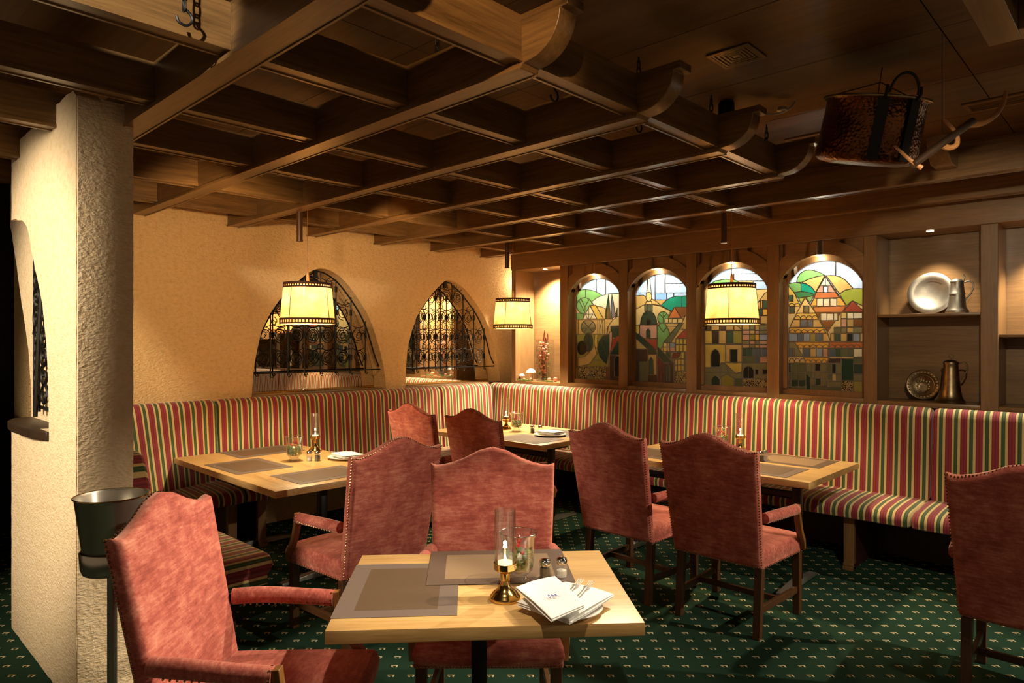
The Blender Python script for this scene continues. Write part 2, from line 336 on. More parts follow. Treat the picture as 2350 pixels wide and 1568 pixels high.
# stained glass drawings: colour letter + outline points in mm
PAL={'W': (206, 228, 244), 'B': (138, 182, 216), 'b': (180, 210, 230), 'T': (205, 168, 95), 't': (222, 192, 120), 'c': (238, 226, 180), 'y': (214, 180, 80), 'Y': (224, 170, 70), 'g': (118, 165, 90), 'G': (52, 120, 70), 'h': (20, 140, 105), 'o': (160, 168, 62), 'O': (196, 112, 58), 'r': (165, 72, 50), 'R': (110, 52, 44), 'n': (130, 80, 40), 'k': (28, 34, 26), 'd': (46, 66, 48), 'D': (12, 60, 38), 'e': (100, 104, 70), 'E': (132, 124, 84), 's': (92, 104, 108), 'S': (150, 160, 165), 'm': (74, 56, 44), 'p': (200, 150, 120), 'q': (150, 140, 60), 'x': (1, 1, 1), 'u': (60, 84, 62)}
ART=['T-36 976 675 942 675 -5 -36 -34|b-36 1171 287 1150 287 938 -36 953|b287 1150 412 1142 412 932 287 938|b412 1142 675 1125 675 920 412 932|g7 974 65 1017 136 1019 234 1002 317 970 372 934 276 905 220 874 122 810 7 814|-136 1019 136 923|c220 874 290 916 372 940 452 953 675 953 675 662 399 679 290 793|g229 829 224 801 208 775 184 756 153 743 119 740 85 745 54 760 29 781 13 808 7 837 13 865 29 891 54 911 85 922 119 926 153 919 184 905 208 884 224 857|-36 904 125 753|-125 753 125 821 72 908|-125 821 179 898|g7 757 108 742 94 680 7 682|D450 947 479 677 399 679|s495 945 545 709 492 677 479 798|D565 795 565 686 539 687|t290 821 358 813 412 789 412 679 331 681|c193 836 290 682 94 684|y200 835 276 836 383 680 290 682|-181 825 181 679|-129 740 241 737|-136 739 164 682|-234 737 200 681|T29 678 399 670 399 508 29 511|-303 672 303 509|-331 672 331 509|-365 671 331 570|-372 671 372 508|e270 591 266 566 251 544 229 526 201 515 170 511 139 515 110 527 88 545 73 568 68 594 73 619 88 641 110 659 139 670 170 673 201 668 229 656 251 638 266 615|-68 579 270 576|-108 652 234 532|-234 649 108 533|t426 513 439 590 506 666 558 697 675 727 675 598 452 599|d482 598 675 595 675 474 482 475|p459 535 499 535 499 294 459 294|q7 511 452 508 452 151 7 139|y262 509 303 509 297 292 150 154 122 199 248 336|d236 420 233 387 224 357 209 333 191 318 171 313 151 318 133 333 119 356 110 386 106 420 110 453 119 483 133 506 151 522 171 527 191 521 209 506 224 482 233 453|-171 521 171 313|k153 358 150 332 140 310 124 291 104 280 82 275 60 279 40 290 24 308 14 331 10 357 14 382 24 405 40 423 60 435 82 439 104 435 124 423 140 405 150 383|d452 513 372 492 317 425 301 347 331 259 385 204 426 178 459 294 459 469|-378 447 412 293|-255 218 345 220|-262 356 303 356|T22 248 122 256 234 347 255 403 290 292 193 178 22 142|r499 447 571 491 675 447 675 286 466 283|d466 283 571 436 675 286|m466 281 675 283 675 -5 466 -13|k529 44 529 240 552 273 584 274 610 241 610 47|n419 148 466 149 466 -13 419 -15|x22 140 419 150 419 -15 22 -31|E150 42 234 44 276 -21 150 -26', 'T-25 958 646 924 646 -13 -25 -43|b-25 1171 136 1160 136 939 -25 947|b174 1146 232 1142 232 935 174 937|b232 1142 353 1134 353 924 232 929|b353 1134 646 1114 646 1006 353 1023|b353 1023 646 1006 646 914 353 929|W232 1142 350 1134 350 922 232 927|b-25 947 126 940 126 866 -25 873|W126 940 232 935 232 862 126 866|B232 935 371 928 371 856 232 862|b371 928 452 924 452 853 371 856|b452 924 646 914 646 845 452 853|T-6 914 87 919 136 892 196 874 256 840 303 802 208 816 99 815 0 776|t-6 771 87 813 196 816 303 792 414 740 374 671 256 612 -6 606|h303 802 350 842 409 875 477 890 646 884 646 765 512 769 414 742 350 775|-543 889 543 773|c150 1091 170 1089 187 942 131 945|t194 897 192 882 187 869 179 859 169 852 158 850 146 853 136 860 128 871 123 885 121 900 123 915 128 928 136 939 146 945 158 947 169 944 179 936 187 925 192 912|t128 851 190 848 199 816 114 820|e105 820 201 816 201 746 105 749|-136 819 136 748|-174 817 174 747|d52 607 62 668 93 726 136 748 178 747 220 717 250 654 256 604|k130 656 174 655 174 605 130 606|g391 669 388 649 379 631 365 617 347 608 327 605 307 608 289 618 275 633 265 652 262 672 265 692 275 711 289 725 307 734 327 736 347 733 365 723 379 708 388 689|-327 734 327 671 286 715|-327 671 368 713|-327 671 327 606|g256 581 303 622 362 610 397 548 397 477 350 426 303 353 262 353|-268 602 327 528 374 579|O460 779 534 668 385 669|n460 779 646 773 646 715 534 668|t350 667 391 666 391 620 350 621|t391 666 432 665 432 619 391 620|t432 665 494 664 494 618 432 619|t494 664 557 662 557 617 494 618|T345 616 512 613 409 507 374 579|T579 687 646 705 646 545 512 557|e333 420 512 613 557 612 420 420|r477 461 579 551 646 535 646 461|-362 585 494 583|y472 458 512 458 512 400 472 400|y512 458 557 458 557 400 512 400|y557 458 646 458 646 401 557 400|y472 397 512 397 512 330 472 329|y512 397 557 397 557 330 512 330|y557 397 646 398 646 331 557 330|t327 415 374 415 374 374 327 374|T374 415 403 415 403 374 374 374|S403 415 466 415 466 375 403 374|y327 372 374 372 374 328 327 328|T374 372 403 372 403 328 374 328|p403 372 466 373 466 329 403 328|u362 323 414 323 414 252 362 251|E414 323 460 324 460 253 414 252|T460 324 494 324 494 253 460 253|y494 324 534 325 534 254 494 253|y534 325 568 325 568 255 534 254|E568 325 646 326 646 256 568 255|u362 249 414 250 414 191 362 190|E414 250 460 251 460 192 414 191|T460 251 494 251 494 193 460 192|y494 251 534 252 534 194 494 193|y534 252 568 253 568 194 534 194|E568 253 646 254 646 196 568 194|u362 187 414 189 414 130 362 128|E414 189 460 190 460 131 414 130|T460 190 494 191 494 132 460 131|y494 191 534 192 534 133 494 132|y534 192 568 192 568 134 534 133|E568 192 646 194 646 136 568 134|R426 252 443 309 534 325 512 269|x455 129 646 134 646 -13 455 -22|p43 603 256 600 256 462 43 462|y-6 604 43 603 43 510 -6 510|d126 467 126 541 148 564 172 540 172 467|r93 457 256 457 256 348 220 342|d0 526 87 468 244 342 262 301 148 300 142 352 0 463|T0 463 142 350 0 349|d262 374 374 282 449 207 339 210 262 291|m-25 345 142 347 142 -36 -25 -43|e40 219 144 221 144 -36 40 -40|T148 294 250 296 250 85 148 82|u154 85 154 227 184 269 208 238 218 87|m148 80 262 84 262 -30 148 -36|R256 296 339 210 339 -27 262 -30|-301 245 306 -28|m339 208 452 210 452 -22 339 -27|u371 26 371 174 388 195 406 175 406 27', 't0 995 648 958 648 -5 0 -36|b0 1172 291 1150 291 978 0 995|b291 1150 648 1123 648 1049 291 1074|b299 1075 648 1051 648 987 299 1008|b487 993 648 983 648 903 487 911|g64 992 106 1018 209 1029 311 1015 380 973|t478 902 516 914 648 912 648 738 516 761|T516 765 600 877 648 893 648 573 516 649|Y559 810 578 809 578 735 559 736|u578 809 648 806 648 733 578 735|u531 732 578 731 578 671 531 672|Y578 731 648 728 648 669 578 671|T559 667 648 664 648 591 559 593|y0 591 380 584 380 407 0 406|k0 588 64 587 64 541 0 542|T64 587 150 585 150 540 64 541|m150 585 218 584 218 539 150 540|T218 584 299 583 299 538 218 539|T299 583 380 582 380 537 299 538|y0 536 75 535 75 408 0 408|k75 535 143 534 143 408 75 408|T143 534 220 533 220 409 143 408|u220 533 291 533 291 409 220 409|q291 533 380 532 380 409 291 409|-331 582 365 549 405 581|T382 586 454 585 454 538 382 539|E454 585 505 584 505 538 454 538|T505 584 547 584 547 537 505 538|E547 584 648 582 648 536 547 537|p382 534 454 534 454 501 382 501|T454 534 505 533 505 500 454 501|p505 533 547 533 547 500 505 500|E547 533 648 531 648 499 547 500|p382 497 454 496 454 440 382 440|q454 496 505 496 505 440 454 440|Y505 496 547 495 547 440 505 440|S547 495 648 495 648 440 547 440|E382 435 454 435 454 403 382 402|p454 435 505 435 505 403 454 403|E505 435 547 435 547 403 505 403|p547 435 648 435 648 403 547 403|T382 399 454 400 454 370 382 369|E454 400 505 400 505 370 454 370|T505 400 547 400 547 370 505 370|p547 400 648 400 648 371 547 370|u382 369 429 370 429 290 382 289|u429 370 483 370 483 291 429 290|s483 370 526 370 526 291 483 291|s526 370 569 370 569 292 526 291|s569 370 648 371 648 293 569 292|e382 286 502 288 502 230 382 228|s505 286 550 287 550 231 505 230|p550 287 648 289 648 234 550 231|y0 403 380 404 380 185 0 175|T215 399 380 399 380 237 215 234|k260 354 333 355 333 234 260 233|k62 182 62 299 80 338 108 356 137 339 156 300 156 184|E0 172 163 177 163 -18 0 -26|-0 129 163 134|d64 -23 64 55 85 85 108 100 132 87 158 59 158 -19|E166 223 380 228 380 81 166 -18|y204 224 380 228 380 152 321 122|q166 88 230 119 301 78 301 -12 166 -18|e301 78 385 82 385 -8 301 -12|-166 136 380 143|-235 186 235 119|E385 226 648 232 648 87 385 77|k388 82 388 152 405 186 441 199 478 188 497 156 497 86|-441 199 441 84|k507 170 537 171 537 124 507 123|k575 172 648 174 648 128 575 126|x388 77 648 87 648 -5 388 -17', 't0 987 630 947 630 0 0 -33|W0 1167 409 1133 409 751 0 767|W409 1133 630 1114 630 743 409 751|g78 957 84 996 109 1034 148 1058 195 1061 252 1044 299 1021 320 1005 243 996 186 980 123 954|T123 954 186 980 243 996 320 1005 243 860 205 910 157 942|T329 1003 391 999 446 983 490 951 521 912 548 877 481 865 441 836|o441 836 481 865 539 876 630 873 630 724 543 774 495 734|g5 951 72 957 117 945 117 873 55 869 5 931|h117 945 157 942 205 910 243 860 233 841 186 860 117 873|G55 869 117 873 186 860 233 841 219 829 152 825 94 813|o94 813 152 825 117 762|g152 822 229 831 195 769|y5 931 55 869 94 783 114 743 5 747|u10 843 46 842 46 790 10 791|u10 741 58 740 58 682 10 683|-10 748 14 761 23 770 35 772 48 769 57 759 60 747|-60 747 63 759 72 768 84 770 97 767 106 757 109 745|Y324 995 495 734 195 745|c324 995 373 911 280 916|-324 995 324 913|p280 916 373 911 408 851 243 860|W308 911 345 909 345 855 308 856|O243 860 409 851 441 805 229 809|c252 806 307 803 307 736 252 738|c307 803 362 801 362 734 307 736|c362 801 417 799 417 732 362 734|O219 734 495 732 463 681 238 683|n238 680 450 674 368 552 318 552|n318 552 368 552 341 512|t271 676 285 676 285 613 271 613|c285 676 336 674 336 612 285 613|c336 674 391 673 391 610 336 612|c391 673 427 672 427 610 391 610|t152 815 243 680 78 685|u138 745 186 743 186 684 138 686|y78 682 243 677 271 624 50 629|-60 633 63 647 73 657 86 661 98 656 108 646 111 632|-111 632 115 646 124 656 137 659 149 655 159 645 162 631|-162 631 165 645 175 655 187 658 200 654 209 644 212 630|-212 630 215 643 225 653 237 657 249 653 258 642 262 629|T50 626 271 621 304 554 18 559|s109 624 172 623 172 558 109 559|s172 623 219 622 219 558 172 558|Y10 555 308 550 327 504 10 507|-12 509 16 523 26 533 40 536 53 532 63 522 66 508|-66 508 70 522 80 532 93 536 107 532 116 522 120 508|-120 508 123 522 133 532 146 535 159 531 169 521 173 507|-173 507 176 521 186 531 199 534 212 531 221 520 225 507|-225 507 228 520 238 530 250 534 263 530 273 520 276 506|-276 506 279 520 289 530 302 533 314 529 324 519 327 506|S5 502 84 501 84 432 5 432|s84 501 138 501 138 432 84 432|S138 501 194 500 194 432 138 432|q194 500 243 500 243 432 194 432|s243 500 302 499 302 432 243 432|T302 499 341 504 368 432 302 432|T368 499 398 499 398 432 368 432|u398 499 450 498 450 432 398 432|T450 498 501 498 501 432 450 432|k501 498 548 497 548 432 501 432|S548 497 604 497 604 432 548 432|r468 683 543 774 630 687 630 676|t453 677 499 675 499 625 453 626|c499 675 552 674 552 624 499 625|c552 674 622 672 622 622 552 624|p453 622 499 620 499 554 453 555|T499 620 552 619 552 554 499 554|n552 619 622 618 622 553 552 554|e398 551 453 550 453 503 398 503|E453 550 499 550 499 503 453 503|T499 550 552 549 552 502 499 503|E552 549 622 548 622 501 552 502|O356 425 630 425 630 376 356 374|Y55 425 356 425 356 374 94 372|-84 374 88 387 98 397 112 400 126 397 136 387 139 375|-139 375 143 388 153 397 167 400 180 397 190 388 194 375|-194 375 197 388 207 397 220 401 234 397 244 388 247 375|-247 375 251 388 260 397 274 401 287 397 296 388 300 376|-300 376 304 388 313 398 326 401 339 398 349 389 352 376|-352 376 356 389 365 398 378 401 391 398 400 389 404 376|-404 376 407 389 417 398 430 401 442 398 452 389 455 377|-455 377 458 389 468 398 480 401 493 398 502 389 505 377|-505 377 509 389 518 398 530 402 543 398 552 390 555 377|-555 377 558 390 568 398 580 402 592 399 601 390 604 378|E5 427 55 427 138 294 5 292|s5 367 47 367 47 293 5 292|s47 367 55 367 55 293 47 293|s133 368 194 368 194 295 133 294|T194 368 246 369 246 296 194 295|S246 369 302 369 302 297 246 296|p302 369 345 369 345 297 302 297|e345 369 359 369 359 297 345 297|s359 369 405 370 405 298 359 297|u405 370 453 370 453 299 405 298|e453 370 504 370 504 300 453 299|e504 370 552 371 552 300 504 300|c552 371 622 371 622 302 552 300|Y138 292 355 293 336 244 157 240|-152 240 155 255 164 266 176 270 187 266 196 256 199 241|-199 241 202 256 211 267 222 271 234 267 242 257 245 242|-245 242 248 257 257 268 268 272 280 268 288 258 291 243|-291 243 294 258 302 269 314 273 325 269 333 259 336 244|-10 247 14 262 22 273 34 277 46 274 55 263 58 248|-58 248 61 263 70 274 82 278 94 275 102 264 106 249|-106 249 109 264 117 275 129 279 141 275 149 265 152 250|m359 283 453 285 453 245 336 242|e5 237 157 240 157 -25 5 -33|e157 238 456 245 456 -9 157 -25|k5 237 26 237 26 153 5 152|e26 237 95 239 95 155 26 153|e95 239 157 240 157 157 95 155|e5 149 30 150 30 88 5 87|e30 150 95 152 95 91 30 88|e95 152 157 154 157 93 95 91|e5 87 30 88 30 26 5 25|d30 88 95 91 95 29 30 26|d95 91 157 93 157 32 95 29|e5 25 30 26 30 -31 5 -33|e30 26 95 29 95 -28 30 -31|e95 29 157 32 157 -25 95 -28|E157 235 210 237 210 168 157 167|E210 237 235 237 235 169 210 168|k235 237 282 238 282 170 235 169|E282 238 336 239 336 172 282 170|e336 237 378 238 378 154 336 153|k378 238 411 239 411 155 378 154|E411 239 456 240 456 157 411 155|E210 163 235 164 235 111 210 110|E235 164 282 166 282 112 235 111|E282 166 336 167 336 114 282 112|E205 107 238 108 238 45 205 44|d238 108 287 110 287 48 238 45|E287 110 336 111 336 50 287 48|e341 148 379 149 379 92 341 90|t379 149 416 151 416 93 379 92|E416 151 456 152 456 95 416 93|E341 83 456 87 456 46 341 40|e332 37 456 43 456 -9 332 -16|D157 152 197 114 197 -23 162 -25|D456 283 552 284 552 99 456 95|x456 92 552 96 552 -4 456 -9|e552 296 630 297 630 246 552 244|d552 239 630 241 630 158 552 155|E552 150 630 153 630 102 552 99|q552 96 630 99 630 0 552 -4']

# ---------------------------------------------------------------- floor with woven motif
mb = MB(); mb.box((-1.6, -9.5, -0.06), (9.5, 0.9, 0.0))
mb.cur = 1
ux, uy = math.cos(math.radians(43.603)), math.sin(math.radians(43.603))
for i in range(-95, 96):
    for j in range(-30, 110):
        u = 0.1015 * i + 0.03; v = 0.1015 * j
        x = 4.9 + u * ux - v * uy; y = -4.6 + u * uy + v * ux
        if not (-1.4 < x < 7.4 and -6.6 < y < 0.0): continue
        if (x - 6.05) * (-ux) * 0 + (-(x - 6.05) * uy + (y + 6.05) * ux) < 0.3: continue
        for (a0, b0, a1, b1) in ((-0.019, 0.006, 0.017, 0.013), (0.008, -0.012, 0.016, 0.006), (-0.017, -0.006, -0.006, 0.000), (-0.012, -0.011, -0.003, -0.006)):
            q = [(a0, b0), (a1, b0), (a1, b1), (a0, b1)]
            mb.add([(x + a * ux - b * uy, y + a * uy + b * ux, 0.0015) for a, b in q], [(0, 1, 2, 3)])
struct('floor', mb, ['carpet', 'motif'], smooth=False)

# ---------------------------------------------------------------- ceiling boards with seams, outer walls
mb = MB()
ys = [-9.5, -7.01, -6.23, -5.44, -4.65, -3.86, -3.07, -2.275, -1.48, -0.69, 0.9]; xs = [-1.6, 1.28, 3.28, 5.28, 7.28, 9.5]
for i in range(len(xs) - 1):
    for j in range(len(ys) - 1): mb.box((xs[i] + 0.003, ys[j] + 0.003, 3.20), (xs[i + 1] - 0.003, ys[j + 1] - 0.003, 3.22))
mb.box((-1.6, -9.5, 3.225), (9.5, 0.9, 3.25))
struct('ceiling', mb, 'ceil', smooth=False)

# left plaster wall with two pointed arch recesses
A1 = [(-3.16, 1.19), (-3.15, 1.36), (-3.13, 1.515), (-3.10, 1.66), (-3.067, 1.797), (-2.99, 1.95), (-2.895, 2.087), (-2.77, 2.22), (-2.623, 2.346), (-2.55, 2.395), (-2.47, 2.425), (-2.40, 2.425), (-2.33, 2.41), (-2.23, 2.36), (-2.131, 2.277), (-2.02, 2.15), (-1.919, 2.016), (-1.84, 1.87), (-1.782, 1.719), (-1.735, 1.58), (-1.697, 1.438), (-1.675, 1.32), (-1.663, 1.19)]
A2 = [(-1.406, 1.19), (-1.395, 1.42), (-1.376, 1.623), (-1.32, 1.80), (-1.254, 1.964), (-1.18, 2.07), (-1.098, 2.165), (-1.0, 2.27), (-0.904, 2.35), (-0.84, 2.40), (-0.77, 2.42), (-0.70, 2.415), (-0.634, 2.392), (-0.52, 2.33), (-0.423, 2.247), (-0.31, 2.14), (-0.203, 2.017), (-0.12, 1.88), (-0.052, 1.722), (0.01, 1.54), (0.064, 1.338), (0.087, 1.19)]
random.seed(3)
TOP = 2.72
def jit(a): return (random.random() - 0.5) * a
mb = MB()
def colstrip(ya, yb, za, zb, ztop, x=0.0, steps=10):
    for k in range(steps):
        t0, t1 = k / steps, (k + 1) / steps
        mb.add([(x, ya, za + (ztop - za) * t0), (x, yb, zb + (ztop - zb) * t0), (x, yb, zb + (ztop - zb) * t1), (x, ya, za + (ztop - za) * t1)], [(0, 1, 2, 3)])
def solid(y0, y1):
    n = max(1, int((y1 - y0) / 0.15))
    for k in range(n): colstrip(y0 + (y1 - y0) * k / n, y0 + (y1 - y0) * (k + 1) / n, 0, 0, 3.2)
solid(-4.86, -3.16); solid(-1.663, -1.406); solid(0.087, 0.30)
for A in (A1, A2):
    for (ya, za), (yb, zb) in zip(A, A[1:]):
        mb.add([(0, ya, 0), (0, yb, 0), (0, yb, 1.19), (0, ya, 1.19)], [(0, 1, 2, 3)])
        colstrip(ya, yb, za, zb, 3.2)
        mb.add([(0, ya, za), (0, yb, zb), (-0.22, yb, zb), (-0.22, ya, za)], [(0, 1, 2, 3)])
mb.add([(0, 0.30, 0), (-0.24, 0.30, 0), (-0.24, 0.30, 3.2), (0, 0.30, 3.2)], [(0, 1, 2, 3)])
mb.add([(0, -4.86, 0), (-0.5, -4.86, 0), (-0.5, -4.86, 3.2), (0, -4.86, 3.2)], [(0, 1, 2, 3)])
struct('wall_left', mb, 'plaster', sharp=50)
mb = MB(); mb.box((-0.32, -3.4, 1.1), (-0.245, 0.30, 2.6)); struct('trim_1', mb, 'darkwall')
mb = MB(); mb.box((-1.55, -9.5, 0), (-1.45, 0.9, 3.2)); struct('wall_far_left', mb, 'darkwall', smooth=False)
mb = MB(); mb.box((0.0, 0.45, 0), (0.28, 0.5, 3.2)); mb.box((-0.25, 0.3, 0), (0.0, 0.5, 3.2)); struct('trim_2', mb, 'plaster', smooth=False)

# dark panelled door and sideboard beyond the pillar
t = empty('door_1', (-1.44, -6.2, 0)); t['kind'] = 'structure'
mb = MB(); mb.rbox((0, -0.45, 0), (0.05, 0.45, 2.1), 0.005); mb.rbox((0.05, -0.34, 1.15), (0.062, 0.34, 1.95), 0.01); mb.rbox((0.05, -0.34, 0.2), (0.062, 0.34, 0.98), 0.01); mb.build('door_leaf', 'darkwall', t)
mb = MB(); mb.tube([(0.05, 0.36, 1.05), (0.10, 0.36, 1.05), (0.10, 0.24, 1.05)], 0.01, 8); mb.build('door_handle', 'iron', t)
t = empty('sideboard', (-0.35, -5.28, 0), 0, 'dark wooden sideboard with rounded ledges in the passage beyond the white pillar', 'sideboard')
mb = MB(); mb.rbox((-0.6, -0.5, 0.08), (0.3, 0.22, 0.62), 0.03, 3); mb.build('lower_body', 'darkwall', t)
mb = MB(); mb.rbox((-0.6, -0.5, 0.66), (0.25, 0.2, 1.20), 0.03, 3); mb.build('upper_body', 'darkwall', t)
mb = MB(); mb.rbox((-0.62, -0.52, 0.62), (0.34, 0.23, 0.66), 0.015, 3); mb.build('ledge', 'darkwall', t)
mb = MB(); mb.rbox((-0.62, -0.52, 1.20), (0.28, 0.22, 1.24), 0.015, 3); mb.build('top', 'darkwall', t)
mb = MB(); mb.box((-0.58, -0.47, 0), (0.26, 0.18, 0.08)); mb.build('plinth', 'black', t)

# mirrors behind the arches, sills
for A, nm, seams in ((A1, 'large', (-2.72, -2.18)), (A2, 'small', (-0.94, -0.52))):
    y0, y1 = A[0][0] - 0.04, A[-1][0] + 0.04
    t = empty('arch_mirror', (-0.235, (y0 + y1) / 2, 1.2), 0, f'mirror behind the {nm} pointed arch with an iron grille, ' + ('left of the bench corner' if nm == 'small' else 'behind the left pendant lamp'), 'mirror', 'mirrors in the arch recesses')
    h = (y1 - y0) / 2; c = (y0 + y1) / 2; cuts = [y0] + list(seams) + [y1]
    mb = MB()
    for a, b in zip(cuts, cuts[1:]): mb.box((0, a - c + 0.0015, 0.02), (0.012, b - c - 0.0015, 1.28))
    mb.build('mirror_glass', 'mirror', t, smooth=False)
    mb = MB(); mb.box((0.0, -h + 0.045, 0.0), (0.02, h - 0.045, 0.018)); mb.build('bottom_strip', 'brass', t)
for k, (a, b) in enumerate(((-3.165, -1.66), (-1.41, 0.09))):
    mb = MB(); mb.box((-0.215, a, 1.165), (0.004, b, 1.198)); struct(f'trim_{k + 3}', mb, 'panely', bevel=0.004)

# wrought iron grilles
def spiral(cx, cz, r0, turns, a0, sg, n=26):
    return [(0, cx + (r0 * (1 - 0.86 * k / n)) * math.cos(a0 + sg * 2 * PI * turns * k / n), cz + (r0 * (1 - 0.86 * k / n)) * math.sin(a0 + sg * 2 * PI * turns * k / n)) for k in range(n + 1)]
def grille(A, zb, label):
    ya, yb = A[0][0], A[-1][0]; c = (ya + yb) / 2
    t = empty('iron_grille', (-0.07, 0, 0), 0, label, 'grille', 'wrought iron arch grilles')
    def ztop(y):
        for (a, za), (b, z2) in zip(A, A[1:]):
            if a <= y <= b: return za + (z2 - za) * (y - a) / (b - a)
        return 0
    def inside(y, z): return ztop(y) - 0.03 > z
    arc = [(0, y + (0.03 if y < c else -0.03), z - 0.025) for y, z in A if z > zb + 0.05]
    arc = [(0, ya + 0.045, zb + 0.02)] + arc + [(0, yb - 0.045, zb + 0.03)]
    mb = MB(); mb.tube(smoothpath(arc, 3), 0.008, 6)
    mb.tube([(0, ya + 0.03, zb), (0, yb - 0.03, zb)], 0.007, 6); mb.build('frame', 'iron', t)
    step = (yb - ya - 0.08) / 8; ys_ = [ya + 0.04 + step * k for k in range(9)]
    mb = MB()
    for y in ys_[1:-1]:
        zt = ztop(y) - 0.03
        if zt > zb + 0.1: mb.tube([(0, y, zb - 0.03), (0, y, zt)], 0.0065, 6)
    barmb = mb
    mb = MB(); rows = [zb + 0.13 + 0.235 * k for k in range(5)]
    for ri, z in enumerate(rows):
        for k in range(8):
            y = (ys_[k] + ys_[k + 1]) / 2; sg = 1 if (k + ri) % 2 else -1
            if not (inside(y - 0.06, z + 0.06) and inside(y + 0.06, z + 0.06)): continue
            R = min(step * 0.46, 0.082)
            for off, s2 in ((0.0, 1), (0.0, -1)):
                mb.tube(spiral(y + s2 * step * 0.03, z, R, 1.35, PI / 2 + (0 if s2 > 0 else PI), sg * s2), 0.0042, 5)
            mb.tube(smoothpath([(0, y - step * 0.42, z + 0.1), (0, y, z + 0.075), (0, y + step * 0.42, z + 0.1)], 5), 0.0042, 5)
            if ri and inside(y, z + .12):
                mb.tube([(0, ys_[k] + 0.03 * math.cos(q * PI / 6), z - 0.115 + 0.03 * math.sin(q * PI / 6)) for q in range(12)], 0.0038, 5, closed=True)
    for y in ys_[1:-1]:
        mb.tube(spiral(y + 0.018, zb - 0.03, 0.018, 0.8, PI, 1, 8), 0.0045, 5)
    for y, z in A[3:-3:2]:
        s2 = 1 if y < c else -1
        if z < zb + 0.2: continue
        mb.tube(spiral(y + s2 * 0.075, z - 0.06, 0.045, 1.1, PI / 2, -s2, 14), 0.004, 5)
    mb.build('scrollwork', 'iron', t)
    ap = max(A, key=lambda p: p[1]); mb = MB(); mb.box((-0.012, ap[0] - 0.02, ap[1] - 0.09), (0.012, ap[0] + 0.02, ap[1] - 0.005)); mb.build('hanging_bracket', 'iron', t)
    mb = barmb
    for y in ys_[1:-1]:
        for z in rows[:-1]:
            if inside(y, z): mb.box((-0.01, y - 0.01, z - 0.03), (0.01, y + 0.01, z + 0.03))
    mb.build('bars', 'iron', t)
grille(A1, 1.40, 'black wrought iron scroll grille in the large left arch behind the pendant lamp')
grille(A2, 1.39, 'black wrought iron scroll grille in the smaller arch next to the bench corner')

# ---------------------------------------------------------------- right wall: posts, niches, arched windows
HB = 2.565
posts = [(0.28, 0.347), (1.047, 1.163), (1.858, 1.969), (2.655, 2.766), (3.466, 3.577), (4.275, 4.375), (5.076, 5.185), (5.90, 6.01), (6.71, 6.82), (7.52, 7.63), (8.3, 8.4)]
mb = MB()
for a, b in posts: mb.box((a, 0, 0), (b, 0.34, HB))
struct('trim_5', mb, 'panelz', bevel=0.004)
mb = MB(); mb.box((0.28, -0.012, HB), (8.6, 0.34, 3.2)); struct('trim_6', mb, 'panelx', bevel=0.004)
mb = MB(); mb.box((0.28, 0.02, 0), (8.6, 0.30, 1.15)); mb.box((0.28, 0.36, 0), (8.6, 0.42, 3.2)); struct('wall_right', mb, 'panelx', smooth=False)
# niche floors and shelves
mb = MB(); mb.rbox((0.348, 0.0, 1.19), (1.046, 0.355, 1.224), 0.004); struct('trim_7', mb, 'panelx')
mb = MB(); mb.rbox((4.376, 0.0, 1.185), (5.075, 0.355, 1.224), 0.004); struct('trim_8', mb, 'panelx')
mb = MB(); mb.rbox((5.186, 0.0, 1.185), (5.899, 0.355, 1.224), 0.004); struct('trim_9', mb, 'panelx')
def shelf(a, b, z, label):
    m_ = MB(); m_.rbox((a, 0.01, z - 0.022), (b, 0.355, z), 0.003); return tag(m_.build('shelf', 'panelx'), label, 'shelf')
shelf(4.377, 5.074, 1.918, 'thin brown wooden shelf carrying the pewter plate and jug')
shelf(5.187, 5.898, 1.752, 'thin wooden shelf in the bright niche at the right edge')

